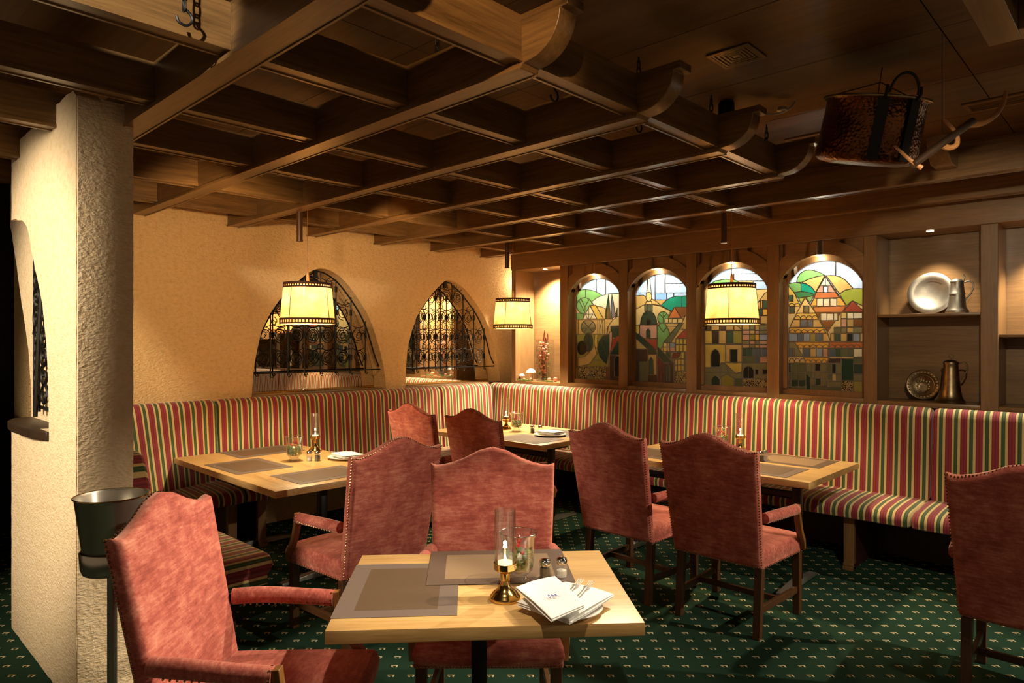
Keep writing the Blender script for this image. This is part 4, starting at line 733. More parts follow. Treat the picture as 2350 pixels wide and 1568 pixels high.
# ---------------------------------------------------------------- chairs
def make_chair(label):
    t = empty('armchair', (0, 0, 0), 0, label, 'chair', 'dusty red velvet armchairs')
    hw = lambda q: 0.280 + 0.030 * q
    def top(s):
        a_ = abs(s); return 1.095 + (0.075 * (0.5 + 0.5 * math.cos(PI * min(1, a_ / 0.72)))) - (0.012 * math.sin(PI * (a_ - 0.72) / 0.28) if a_ > 0.72 else 0)
    def bpos(s, q):
        qq = (q + 1) / 2; z = 0.405 + (top(s) - 0.405) * qq
        hh = (z - 0.405) / 0.7
        return (s * hw(hh), -0.262 - 0.135 * hh - 0.012 * (1 - s * s) , z)
    m_ = MB(); pillow(m_, bpos, lambda s, q: (0, 0.982, 0.19), lambda s, q, g: (0.036 + 0.016 * (1 - s ** 2) * (1 - q ** 2)) if g > 0 else 0.030, a=0.935, b=0.955)
    m_.build('backrest', 'velvet', t, sharp=75)
    # seat
    def spos(s, q):
        yy = 0.02 + 0.285 * q; return (s * (0.275 + 0.03 * (q + 1) / 2), yy + (0.015 * (1 - s * s) if q > 0 else 0), 0.445)
    m_ = MB(); pillow(m_, spos, lambda s, q: (0, 0, 1), lambda s, q, g: (0.050 + 0.030 * (1 - s ** 2) * (1 - q ** 2)) if g > 0 else 0.04, a=0.93, b=0.93); m_.build('seat', 'velvet', t, sharp=75)
    m_ = MB(); m_.prism([(-0.272, -0.25), (0.272, -0.25), (0.300, 0.292), (-0.300, 0.292)], 'z', 0.392, 0.435); m_.build('seat_rail', 'velvet', t, bevel=0.006)
    for sx in (-1, 1):
        m_ = MB(); path = smoothpath([(sx * 0.292, -0.275, 0.695), (sx * 0.310, -0.15, 0.697), (sx * 0.318, 0.0, 0.689), (sx * 0.320, 0.118, 0.683)], 5)
        m_.tube(path, 0.034, 14, flat=(0.86, 0.92)); a_ = m_.build('arm_pad', 'velvet', t, sharp=60)
        m_ = MB()
        for k in range(15):
            q = k / 14; x = sx * (0.297 + 0.024 * q ** 0.7); y = -0.22 + 0.33 * q
            for side in (-1, 1): m_.ball((x + side * 0.0255, y, 0.671), 0.0042, 6, 4)
        for k in range(7):
            a2 = 2 * PI * k / 7; m_.ball((sx * 0.320 + 0.027 * math.cos(a2), 0.112, 0.683 + 0.029 * math.sin(a2)), 0.0048, 6, 4)
        m_.build('arm_nails', 'nail', a_)
        m_ = MB(); pth = smoothpath([(sx * 0.320, 0.128, 0.710), (sx * 0.320, 0.136, 0.655), (sx * 0.320, 0.150, 0.60), (sx * 0.316, 0.185, 0.53), (sx * 0.310, 0.235, 0.47), (sx * 0.302, 0.262, 0.41)], 4)
        m_.tube(pth, 0.026, 4, flat=(0.75, 1.0)); m_.build('arm_support', 'armwood', t, sharp=30, bevel=0.002)
        for fy in (-1, 1):
            m_ = MB(); x = sx * (0.250 if fy < 0 else 0.272); y0 = -0.240 if fy < 0 else 0.255; yb = -0.275 if fy < 0 else 0.255; w_ = 0.023
            vs = [(x - w_, y0 - w_, 0.395), (x + w_, y0 - w_, 0.395), (x + w_, y0 + w_, 0.395), (x - w_, y0 + w_, 0.395)] + [(x - w_ * 0.9, yb - w_ * 0.9, 0), (x + w_ * 0.9, yb - w_ * 0.9, 0), (x + w_ * 0.9, yb + w_ * 0.9, 0), (x - w_ * 0.9, yb + w_ * 0.9, 0)]
            m_.add(vs, [(0, 1, 2, 3), (7, 6, 5, 4), (0, 4, 5, 1), (1, 5, 6, 2), (2, 6, 7, 3), (3, 7, 4, 0)]); m_.build('leg', 'chairwoodz', t, bevel=0.003)
        m_ = MB(); xa, xb = sx * 0.250, sx * 0.272
        m_.add([(xa - 0.011, -0.24, 0.135), (xa + 0.011, -0.24, 0.135), (xb + 0.011, 0.235, 0.135), (xb - 0.011, 0.235, 0.135), (xa - 0.011, -0.24, 0.175), (xa + 0.011, -0.24, 0.175), (xb + 0.011, 0.235, 0.175), (xb - 0.011, 0.235, 0.175)],
               [(0, 3, 2, 1), (4, 5, 6, 7), (0, 1, 5, 4), (1, 2, 6, 5), (2, 3, 7, 6), (3, 0, 4, 7)]); m_.build('stretcher', 'chairwoody', t, bevel=0.002)
    m_ = MB(); m_.box((-0.248, -0.012, 0.138), (0.248, 0.012, 0.172)); m_.build('stretcher', 'chairwoodx', t, bevel=0.002)
    # nail heads
    m_ = MB(); ms = MB()
    for sx in (-1, 1):
        for k in range(42):
            q = k / 41; z = 0.43 + 0.655 * q; hh = (z - 0.405) / 0.7; m_.ball((sx * (hw(hh) - 0.001), -0.262 - 0.135 * hh - 0.016, z), 0.0042, 6, 4)
        for k in range(24):
            q = k / 23; ms.ball((sx * (0.276 + 0.026 * q), -0.22 + 0.50 * q, 0.402), 0.0042, 6, 4)
    for k in range(42):
        s_ = -0.96 + 1.92 * k / 41; z = top(s_); m_.ball((s_ * hw(1), -0.262 - 0.135 - 0.016 - 0.012 * (1 - s_ * s_), z - 0.003), 0.0042, 6, 4)
        m_.ball((s_ * 0.278, -0.300 - 0.012 * (1 - s_ * s_), 0.418), 0.0042, 6, 4); ms.ball((s_ * 0.296, 0.296, 0.402), 0.0042, 6, 4)
    ms.build('seat_nail_trim', 'nail', t)
    m_.build('nail_trim', 'nail', t)
    return reg(t)
ch = make_chair('armchair facing away from us, right one of the pair at the right table')
ch.location = (4.125, -1.985, 0); ch.rotation_euler = (0, 0, 0)
for (x, y, dg, lab) in ((3.405, -1.97, -1.8, 'armchair facing away from us, left one of the pair at the right table'),
                        (2.07, -1.945, 1.0, 'armchair with its back to us at the far corner table, right of the two'),
                        (1.35, -1.99, 0, 'armchair with its back to us at the far corner table, left of the two'),
                        (2.567, -3.73, 89.9, 'armchair with a shaded brown back, turned left toward the left table'),
                        (5.63, -1.97, 0, 'armchair cut off by the right edge of the picture'),
                        (3.90, -3.93, -136.1, 'brightly lit armchair facing us behind the foreground table'),
                        (3.796, -4.892, -47.9, 'largest brightly lit armchair at the lower left, side-on beside the white pillar')):
    clone(ch, (x, y, 0), math.radians(dg), lab)

# ---------------------------------------------------------------- placemats
def mat_(x, y, sx, sy, rz, label, alt=False, z=0.0, pa=None):
    t = empty('placemat', (x, y, TZ + z), rz, label, 'placemat', 'woven placemats')
    m_ = MB(); m_.rbox((-sx / 2, -sy / 2, 0), (sx / 2, sy / 2, 0.0018), 0.0006, 1); m_.build('border', 'matO2' if alt else 'matO', t)
    m_ = MB(); m_.rbox((-sx / 2 + 0.07, -sy / 2 + 0.06, 0.0018), (sx / 2 - 0.07, sy / 2 - 0.06, 0.0023), 0.0002, 1); m_.build('centre_panel', 'matI2' if alt else 'matI', t)
TAV = (math.cos(TA), math.sin(TA))
mat_(3.951, -4.455, 0.43, 0.555, TA, 'grey-brown placemat on the left side of the foreground table')
mat_(4.045, -4.025, 0.58, 0.42, TA, 'brown placemat with a tan centre at the far side of the foreground table', True, 0.0025)
mat_(1.055, -3.69, 0.57, 0.43, 0, 'placemat at the front long side of the left table')
mat_(0.48, -3.30, 0.42, 0.57, 0, 'placemat at the wall end of the left table')
mat_(1.75, -3.48, 0.42, 0.57, 0, 'placemat at the chair end of the left table, beside the brown chair back')
mat_(1.62, -1.16, 0.57, 0.43, 0, 'placemat on the corner table in front of the white plate')
mat_(1.60, -0.62, 0.57, 0.40, 0, 'placemat on the corner table behind the white plate')
mat_(3.89, -1.13, 0.57, 0.43, 0, 'placemat at the front right of the right table')
mat_(3.93, -0.62, 0.57, 0.43, 0, 'placemat at the far right of the right table by the bench', True)
mat_(3.02, -1.08, 0.57, 0.43, 0, 'placemat at the left of the right table between the two chair backs')

# ---------------------------------------------------------------- table ware
def candle(x, y, label, z=TZ):
    t = empty('candle_holder', (x, y, z), 0.3, label, 'candle', 'brass candle holders with glass chimneys')
    m_ = MB(); m_.lathe([(0.0, 0), (0.056, 0), (0.058, 0.006), (0.055, 0.014), (0.049, 0.018), (0.047, 0.024), (0.036, 0.032), (0.024, 0.042), (0.017, 0.058), (0.0145, 0.068)], 32); m_.build('base', 'brass', t, sharp=50)
    m_ = MB(); m_.lathe([(0.0145, 0.0685), (0.018, 0.070), (0.018, 0.096), (0.014, 0.098)], 24); m_.build('stem', 'brass', t)
    m_ = MB(); m_.lathe([(0.014, 0.0985), (0.034, 0.106), (0.042, 0.112), (0.042, 0.134), (0.040, 0.134), (0.0385, 0.120), (0.0, 0.118)], 32, cap=False); m_.ball((0.042, 0, 0.122), 0.005); m_.build('cup', 'brass', t, sharp=50)
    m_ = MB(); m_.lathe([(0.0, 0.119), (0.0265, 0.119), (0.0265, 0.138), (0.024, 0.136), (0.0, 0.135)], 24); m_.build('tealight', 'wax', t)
    m_ = MB(); m_.lathe([(0.0, 0.137), (0.004, 0.143), (0.005, 0.150), (0.003, 0.160), (0.0, 0.170)], 10); m_.build('flame', 'flame', t)
    m_ = MB(); m_.lathe([(0.0365, 0.123), (0.0365, 0.325), (0.0375, 0.327), (0.0385, 0.325), (0.0385, 0.123)], 32, cap=False); m_.build('glass_chimney', 'glass', t)
    reg(t); return t
def vase(x, y, label):
    t = empty('glass_vase', (x, y, TZ), 0, label, 'vase', 'glass vases with moss and berries'); rnd = random.Random(int(x * 100))
    m_ = MB(); m_.lathe([(0.0, 0.0), (0.042, 0.0), (0.044, 0.005), (0.030, 0.012), (0.024, 0.018), (0.034, 0.026), (0.049, 0.040), (0.053, 0.065), (0.054, 0.11), (0.056, 0.135), (0.062, 0.150), (0.0605, 0.151), (0.054, 0.136), (0.0515, 0.11), (0.050, 0.066), (0.045, 0.042), (0.03, 0.033), (0, 0.032)], 32, cap=False); m_.build('glass_body', 'glass', t)
    m_ = MB(); m_.tube([(0.0612 * math.cos(k * PI / 16), 0.0612 * math.sin(k * PI / 16), 0.1505) for k in range(32)], 0.0012, 6, closed=True); m_.build('rim', 'chrome', t)  # thin chrome ring added as a highlight along the glass edge
    m_ = MB()
    for k in range(230):
        a_ = rnd.random() * 2 * PI; r_ = 0.044 * math.sqrt(rnd.random()); z_ = 0.038 + 0.055 * rnd.random() * (1 if r_ > 0.02 else 0.8); sc = (0.5 + rnd.random(), 0.5 + rnd.random(), 0.3 + rnd.random())
        m_.ball((r_ * math.cos(a_), r_ * math.sin(a_), z_), 0.0055, 5, 3, sc)
    tag(m_.build('moss', 'moss', t), kind='stuff')
    m_ = MB()
    for k in range(6): a_ = k * 1.1; m_.ball((0.022 * math.cos(a_), 0.022 * math.sin(a_), 0.092 + 0.012 * (k % 3)), 0.0065, 8, 5)
    m_.build('berries', 'berry', t)
    m_ = MB(); bm = bmesh.new(); bmesh.ops.create_icosphere(bm, subdivisions=1, radius=0.015)
    for cx_, cy_, cz_ in ((0.018, -0.014, 0.075), (-0.01, -0.022, 0.068)):
        m_.add([(v.co.x + cx_, v.co.y + cy_, v.co.z * 1.3 + cz_) for v in bm.verts], [[v.index for v in f.verts] for f in bm.faces])
    bm.free(); m_.build('stones', 'stone', t, smooth=False)
    t.scale = (1.2, 1.2, 1.28); return t
def shaker(x, y, fill, label):
    t = empty('shaker', (x, y, TZ), 0, label, 'shaker', 'glass salt and pepper shakers')
    m_ = MB(); m_.lathe([(0.0, 0.0), (0.0195, 0.0), (0.020, 0.003), (0.019, 0.048), (0.016, 0.053)], 10, cap=False); m_.build('glass_body', 'glass', t, smooth=False)
    m_ = MB(); m_.lathe([(0.0, 0.002), (0.0165, 0.002), (0.0162, 0.026 if fill == 'salt' else 0.04), (0.0, 0.028 if fill == 'salt' else 0.041)], 10); m_.build('contents', fill, t)
    m_ = MB(); m_.lathe([(0.0185, 0.050), (0.0190, 0.062), (0.016, 0.069), (0.008, 0.0725), (0.0, 0.073)], 20); m_.build('lid', 'chrome', t, sharp=60)
    t.scale = (1.2, 1.2, 1.12); return t
def plate(x, y, label, r=0.13, z=0.0):
    t = empty('plate', (x, y, TZ + z), 0, label, 'plate', 'white china plates')
    m_ = MB(); m_.lathe([(0, 0.001), (r * 0.58, 0.001), (r * 0.62, 0.004), (r, 0.016), (r * 1.0, 0.019), (r * 0.62, 0.0085), (0, 0.006)], 40); m_.build('dish', 'china', t, sharp=80); return t
def napkin(pts, z0, th, layers, label, mat='linen', sag=0.0, grp='folded white napkins'):
    """folded napkin from four world corner points with slightly fanned layers"""
    c = Vector((sum(p[0] for p in pts) / 4, sum(p[1] for p in pts) / 4)); t = empty('napkin', (c.x, c.y, z0), 0, label, 'napkin', grp); m_ = MB()
    for L_ in range(layers):
        k = 1 - 0.012 * L_; za = th * L_; dx = 0.003 * (L_ % 2)
        q = [Vector((p[0] - c.x + dx, p[1] - c.y, p[2] if len(p) > 2 else 0)) * 1 for p in pts]
        def fn(u, v):
            a_ = q[0].lerp(q[1], u).lerp(q[3].lerp(q[2], u), v); e = min(u, 1 - u, v, 1 - v)
            return Vector((a_.x, a_.y, a_.z + za + 0.004 * math.sin(u * 5 + L_) * math.sin(v * 4) + 0.003 * math.sin(PI * u) * math.sin(PI * v)))
        us = [0, 0.01, 0.04, 0.2, 0.4, 0.6, 0.8, 0.96, 0.99, 1]
        def top_(u, v): p = fn(u, v); e = min(u, 1 - u, v, 1 - v); return tuple(p + Vector((0, 0, th * (0.92 if e > 0.02 else (0.75 if e > 0 else 0.5)))))
        def bot_(u, v): p = fn(u, v); e = min(u, 1 - u, v, 1 - v); return tuple(p + Vector((0, 0, 0.06 * th if e > 0.02 else (0.2 * th if e > 0 else 0.5 * th))))
        m_.grid(top_, us, us); m_.grid(bot_, us[::-1], us)
    m_.build('folded_cloth', mat, t, sharp=80); return t
def fork(p0, p1, z0, z1, label):
    d = Vector((p1[0] - p0[0], p1[1] - p0[1])); L_ = d.length; a_ = math.atan2(d.y, d.x)
    t = empty('fork', (p0[0], p0[1], z0), a_, label, 'fork', 'forks under the foreground napkin'); sl = (z1 - z0) / L_
    m_ = MB(); m_.tube(smoothpath([(0, 0, 0), (L_ * 0.5, 0, sl * L_ * 0.5), (L_ * 0.72, 0, sl * L_ * 0.72 + 0.004)], 4), 0.0045, 6, flat=(1.2, 0.5)); m_.build('handle', 'steel', t)
    m_ = MB(); m_.tube(smoothpath([(L_ * 0.71, 0, sl * L_ * 0.71 + 0.004), (L_ * 0.77, 0, sl * L_ * 0.77 + 0.003), (L_ * 0.80, 0, sl * L_ * 0.8 + 0.001)], 4), 0.011, 8, flat=(1.0, 0.16))
    for k in range(4):
        y = -0.009 + 0.006 * k; m_.tube(smoothpath([(L_ * 0.79, y * 0.9, sl * L_ * 0.79 + 0.001), (L_ * 0.9, y, sl * L_ * 0.9), (L_, y, sl * L_ + 0.005)], 4), 0.0016, 6)
    m_.build('tines', 'steel', t); return t
# foreground table
candle(4.315, -4.265, 'brass candle holder with burning tealight on the foreground table')
point('candle_light', (4.315, -4.265, TZ + 0.175), 0.35, (1, 0.6, 0.25), 0.008)
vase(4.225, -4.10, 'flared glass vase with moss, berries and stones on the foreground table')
shaker(4.283, -4.005, 'pepper', 'dark-filled pepper shaker beside the vase on the foreground table')
shaker(4.318, -3.945, 'salt', 'half-full salt shaker right of the pepper on the foreground table')
plate(4.545, -4.19, 'white plate hidden under the folded napkins on the foreground table', 0.125)
napkin([(4.43, -4.325, 0), (4.665, -4.325, 0.002), (4.635, -4.04, 0.004), (4.43, -4.06, 0.004)], TZ + 0.020, 0.007, 3, 'lower folded white napkin lying beneath the printed one, on the foreground plate')
np_ = napkin([(4.655, -4.405, -0.006), (4.675, -4.258, 0.004), (4.424, -4.112, 0.004), (4.388, -4.286, 0.0)], TZ + 0.0575, 0.005, 3, 'printed white napkin with a blue emblem on top of the foreground plate')
# emblem: three sails and the lettering, printed on the top napkin
em_c = Vector((4.563, -4.285)); ea = math.radians(59)
m_ = MB()
for k in (-1, 0, 1):
    bx, by = k * 0.0115, 0.004
    tri = [(bx - 0.005, by), (bx + 0.006, by), (bx - 0.004, by + 0.017)]
    m_.add([(em_c.x + a * math.cos(ea) - b * math.sin(ea), em_c.y + a * math.sin(ea) + b * math.cos(ea), 0) for a, b in tri], [(0, 1, 2)])
EMZ = TZ + 0.0575 + 0.0225
m_.v = [(v[0] - np_.location.x, v[1] - np_.location.y, EMZ - np_.location.z) for v in m_.v]
m_.build('sail_emblem', 'blue', np_, smooth=False)
cu = bpy.data.curves.new('lettering', 'FONT'); cu.body = 'MARITIM'; cu.size = 0.0135; cu.align_x = 'CENTER'; cu.extrude = 0.00005
dg = bpy.context.evaluated_depsgraph_get(); tmp = bpy.data.objects.new('lettering_tmp', cu); COL.objects.link(tmp); bpy.context.view_layer.update()
me = bpy.data.meshes.new_from_object(tmp.evaluated_get(bpy.context.evaluated_depsgraph_get())); bpy.data.objects.remove(tmp)
le = bpy.data.objects.new('lettering', me); COL.objects.link(le); le.parent = np_; me.materials.clear(); me.materials.append(M['blue'])
le.location = (em_c.x - np_.location.x + 0.008 * math.sin(ea), em_c.y - np_.location.y - 0.008 * math.cos(ea), EMZ - np_.location.z); le.rotation_euler = (0, 0, ea)
fork((4.565, -4.27), (4.489, -4.04), TZ + 0.0525, TZ + 0.0525, 'left of the two forks poking out from the foreground napkin')
fork((4.605, -4.255), (4.529, -4.027), TZ + 0.0525, TZ + 0.0525, 'right of the two forks poking out from the foreground napkin')
# left table
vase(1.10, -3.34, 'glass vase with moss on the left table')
candle(0.80, -2.98, 'brass candle holder with tall glass chimney on the left table'); point('candle_light', (0.80, -2.98, TZ + 0.175), 0.2, (1, 0.6, 0.25), 0.008)
shaker(1.185, -3.255, 'salt', 'left shaker of the pair on the left table, beside the vase')
shaker(1.235, -3.215, 'pepper', 'right shaker of the pair on the left table, darker')
plate(1.30, -2.99, 'white plate with folded napkin on the left table, partly behind a chair', 0.15)
napkin([(1.20, -3.07), (1.42, -3.09), (1.44, -2.94), (1.24, -2.90)], TZ + 0.019, 0.008, 3, 'folded white napkin on the plate of the left table')
for k, lab in enumerate(('knife resting on the rim of the left table plate, nearer one', 'knife resting on the rim of the left table plate, farther one')):
    m_ = MB(); m_.tube([(-0.10, 0, 0.006), (0.0, 0, 0.003)], 0.0045, 6, flat=(1, .6)); m_.tube([(0.0, 0, 0.003), (0.11, 0, 0)], 0.008, 6, flat=(1, .12)); kn = m_.build('knife', 'steel'); kn.location = (1.16, -3.0 + 0.035 * k, TZ + 0.022); kn.rotation_euler = (0, 0, 0.1 + 0.1 * k); tag(kn, lab, 'knife', 'knives on the left table')
# corner table
candle(0.965, -0.80, 'brass candle holder on the far corner table'); point('candle_light', (0.965, -0.80, TZ + 0.175), 0.2, (1, 0.6, 0.25), 0.008)
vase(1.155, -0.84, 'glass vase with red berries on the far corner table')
shaker(1.36, -0.82, 'pepper', 'left shaker of the pair on the far corner table')
shaker(1.43, -0.78, 'salt', 'right shaker of the pair on the far corner table, behind the white plate')
plate(1.63, -0.86, 'white plate with rolled napkin on the far corner table', 0.16)
napkin([(1.52, -0.93), (1.74, -0.93), (1.76, -0.79), (1.54, -0.78)], TZ + 0.019, 0.010, 3, 'folded white napkin on the plate of the corner table')
# right table
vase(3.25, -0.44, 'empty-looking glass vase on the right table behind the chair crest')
candle(3.43, -0.46, 'brass candle holder with glass chimney on the right table by the bench'); point('candle_light', (3.43, -0.46, TZ + 0.175), 0.2, (1, 0.6, 0.25), 0.008)
shaker(3.775, -0.83, 'pepper', 'nearer shaker of the pair on the right table'); shaker(3.775, -0.755, 'salt', 'farther shaker of the pair on the right table')

# ---------------------------------------------------------------- pendant lamps
def pendant(x, y, label):
    t = empty('pendant_lamp', (x, y, PEND_Z), 0, label, 'lamp', 'parchment pendant lamps with counterweights')
    H = 0.325; R0, R1 = 0.212, 0.182
    m_ = MB(); m_.lathe([(R0, 0.0), (R0 - 0.004, 0.045), (R1, H)], 48, cap=False); sh = m_.build('lamp_shade', 'shade', t, sharp=80)
    def ring(r, z, th, hh): m_.lathe([(r + 0.001, z), (r + 0.003, z), (r + 0.003, z + hh), (r + 0.001, z + hh), (r + 0.001, z)], 48, cap=False)
    for nm, (z, r, hh) in (('bottom_trim', (0.0, R0, 0.045)), ('top_trim', (H - 0.04, R1 + 0.003, 0.04))):
        m_ = MB(); ring(r, z - 0.003, 0, 0.013); ring(r, z + hh - 0.016, 0, 0.016)
        for k in range(52):
            a_ = 2 * PI * k / 52; c_, s_ = math.cos(a_), math.sin(a_)
            T = Matrix.Translation((0, 0, 0)) @ Matrix.Rotation(a_, 4, 'Z'); m_.box((r - 0.0005, -0.0045, z + 0.008), (r + 0.003, 0.0045, z + hh - 0.012), T)
        m_.build(nm, 'trimband', sh, smooth=False)
    for k in range(4):
        a_ = PI / 2 * k + 0.35; m_ = MB(); m_.tube([(math.cos(a_) * (R0 + 0.001), math.sin(a_) * (R0 + 0.001), 0.03), (math.cos(a_) * (R1 + 0.001), math.sin(a_) * (R1 + 0.001), H - 0.02)], 0.003, 5)
        m_.build('seam_cord', 'trimband', sh)
    m_ = MB()
    for k in range(3): a_ = 2 * PI * k / 3; m_.tube([(0, 0, H - 0.03), (math.cos(a_) * R1, math.sin(a_) * R1, H - 0.01)], 0.002, 5)
    m_.build('spider', 'steel', t)
    m_ = MB(); m_.lathe([(0.0, H - 0.04), (0.017, H - 0.045), (0.019, H - 0.12), (0, H - 0.12)], 16); m_.build('lamp_socket', 'china', t)
    m_ = MB(); m_.lathe([(0.012, H - 0.022), (R1 - 0.004, H - 0.024)], 40, cap=False); m_.build('top_diffuser', 'shade', t)  # unseen disc, added to dim the light rising out of the shade
    m_ = MB(); m_.lathe([(0.006, H - 0.03), (0.013, H + 0.01), (0.012, H + 0.06), (0.006, H + 0.085)], 12); m_.build('cord_grip', 'oakz', t)
    m_ = MB(); m_.tube([(0, 0, H + 0.08), (0.0, 0, 3.195 - PEND_Z)], 0.0035, 6); m_.tube([(-0.05, -0.05, 1.0), (-0.05, -0.05, 3.195 - PEND_Z)], 0.002, 5); m_.tube([(-0.04, -0.04, 1.0), (-0.03, -0.03, 3.195 - PEND_Z)], 0.002, 5); m_.build('cord', 'flex', t)
    m_ = MB(); m_.lathe([(0.0, 0.655), (0.027, 0.655), (0.027, 0.665), (0.024, 0.667), (0.024, 1.0), (0, 1.0)], 20, (-0.045, -0.045, 0)); m_.tube([(-0.03, -0.03, 0.96), (0, 0, 0.96)], 0.002, 5); m_.build('counterweight', 'chairwoodz', t)
    m_ = MB(); m_.lathe([(0.0, 3.17 - PEND_Z), (0.05, 3.175 - PEND_Z), (0.055, 3.199 - PEND_Z)], 24); m_.build('ceiling_rose', 'darkwall', t)
    point('pendant_bulb', (x, y, PEND_Z + 0.228), PEND_W, WARM, 0.035)
pendant(*PENDANTS[0], 'pendant lamp hanging over the left table before the large arch')
pendant(*PENDANTS[1], 'pendant lamp farthest away, over the corner table')
pendant(*PENDANTS[2], 'pendant lamp on the right, hanging in front of the third stained glass window')

# ---------------------------------------------------------------- wine cooler on its stand
t = empty('wine_cooler', (3.215, -5.235, 0), 0, 'polished steel wine bucket standing by the white pillar', 'bucket')
mb = MB(); mb.lathe([(0.0, 0.872), (0.088, 0.872), (0.092, 0.88), (0.122, 1.118), (0.126, 1.124), (0.126, 1.128), (0.121, 1.127), (0.118, 1.118), (0.088, 0.885), (0, 0.88)], 40, cap=False); mb.build('bucket', 'coolersteel', t, sharp=60)
mb = MB(); mb.tube([(0.1265 * math.cos(k * PI / 20), 0.1265 * math.sin(k * PI / 20), 1.127) for k in range(40)], 0.0025, 6, closed=True); mb.build('rim', 'brass', t)
t2 = empty('wine_cooler_stand', (3.215, -5.235, 0), 0, 'steel stand with ring and dark pole holding the wine bucket', 'stand')
mb = MB(); mb.lathe([(0.0, 0.855), (0.092, 0.857), (0.098, 0.87), (0.101, 0.925), (0.104, 0.929), (0.107, 0.925), (0.103, 0.866), (0.096, 0.848), (0, 0.845)], 40, cap=False); mb.build('holder_ring', 'coolersteel', t2, sharp=60)
mb = MB(); mb.lathe([(0.0165, 0.03), (0.0165, 0.845)], 20); mb.build('pole', 'coolersteel', t2)
mb = MB(); mb.lathe([(0.0, 0.0), (0.125, 0.0), (0.125, 0.012), (0.05, 0.026), (0.0165, 0.032)], 32); mb.build('base', 'coolersteel', t2)

# ---------------------------------------------------------------- niche decoration (left niche)
t = empty('tall_glass_vase', (0.695, 0.15, 1.225), 0.1, 'tall square glass vase filled with twigs, moss and small apples in the lit corner niche', 'vase')
mb = MB(); s_ = 0.078
for (a, b) in (((-s_, -s_), (s_, -s_ + 0.005)), ((-s_, s_ - 0.005), (s_, s_)), ((-s_, -s_), (-s_ + 0.005, s_)), ((s_ - 0.005, -s_), (s_, s_))): mb.box((a[0], a[1], 0.0), (b[0], b[1], 0.50))
mb.box((-s_, -s_, 0), (s_, s_, 0.012)); mb.build('glass_body', 'glass', t, smooth=False)
rnd = random.Random(9)
mb = MB()
for k in range(11):
    x0, y0 = rnd.uniform(-.04, .04), rnd.uniform(-.04, .04); mb.tube(smoothpath([(x0, y0, 0.02), (x0 + rnd.uniform(-.01, .01), y0, 0.3), (0.015 + x0 * 0.5 + rnd.uniform(-.015, .015), y0 * .6, 0.5 + rnd.random() * 0.12)], 3), 0.0045, 5)
mb.build('twigs', 'twig', t)
mb = MB()
for k in range(52): mb.ball((rnd.uniform(-.056, .056), rnd.uniform(-.058, .0), 0.10 + 0.36 * rnd.random()), 0.015, 8, 5)
mb.build('small_apples', 'apple', t)
mb = MB()
for k in range(380):
    z = rnd.random() ** 1.6 * 0.44; mb.ball((rnd.uniform(-.065, .065), rnd.uniform(-.065, .065), 0.015 + z), 0.007, 4, 3, (rnd.uniform(.4, 1.6), rnd.uniform(.4, 1.6), rnd.uniform(.4, 1.2)))
tag(mb.build('moss', 'moss', t), kind='stuff')
def mushroom(x, y, h, r, label):
    t = empty('mushroom', (x, y, 1.2245), 0, label, 'mushroom', 'decorative mushrooms in the corner niche')
    m_ = MB(); m_.lathe([(0.0, 0), (r * 0.42, 0.0), (r * 0.45, h * 0.2), (r * 0.30, h * 0.7)], 14); m_.build('stem', 'mush', t)
    m_ = MB(); m_.lathe([(r * 0.3, h * 0.68), (r * 0.96, h * 0.62), (r, h * 0.67), (r * 0.85, h * 0.8), (r * 0.5, h * 0.93), (0, h)], 20, cap=False); m_.build('cap', 'mush', t)
mushroom(0.500, 0.11, 0.15, 0.062, 'white mushroom with flat cap, tallest one left of the tall vase'); mushroom(0.385, 0.075, 0.085, 0.036, 'small mushroom at the left end of the corner niche')
for (x, y, r, lab) in ((0.555, 0.045, 0.020, 'small apple lying against the left side of the tall vase'), (0.845, 0.05, 0.026, 'small apple right of the tall vase, nearer'), (0.895, 0.10, 0.028, 'small apple right of the tall vase, against the post'), (0.45, 0.04, 0.018, 'small apple between the two mushrooms')):
    m_ = MB(); m_.lathe([(0, r * 1.75), (r * .3, r * 1.9), (r * .8, r * 1.7), (r, r * 1.05), (r * .75, r * .3), (r * .3, 0.001), (0, r * .1)], 14); a_ = m_.build('apple', 'apple'); a_.location = (x, y, 1.2245); tag(a_, lab, 'apple', 'small apples in the corner niche')
for (x0, x1, lab) in ((0.37, 0.60, 'tuft of green moss left of the tall vase'), (0.79, 0.93, 'tuft of green moss right of the tall vase')):
    m_ = MB()
    for k in range(90): m_.ball((rnd.uniform(x0, x1) - x0, rnd.uniform(-.012, .012), 0.004 + rnd.random() * 0.014), 0.006, 4, 3, (rnd.uniform(.6, 1.8), 1, .7))
    a_ = m_.build('moss', 'moss'); a_.location = (x0, 0.016, 1.2245); tag(a_, lab, 'moss', kind='stuff')

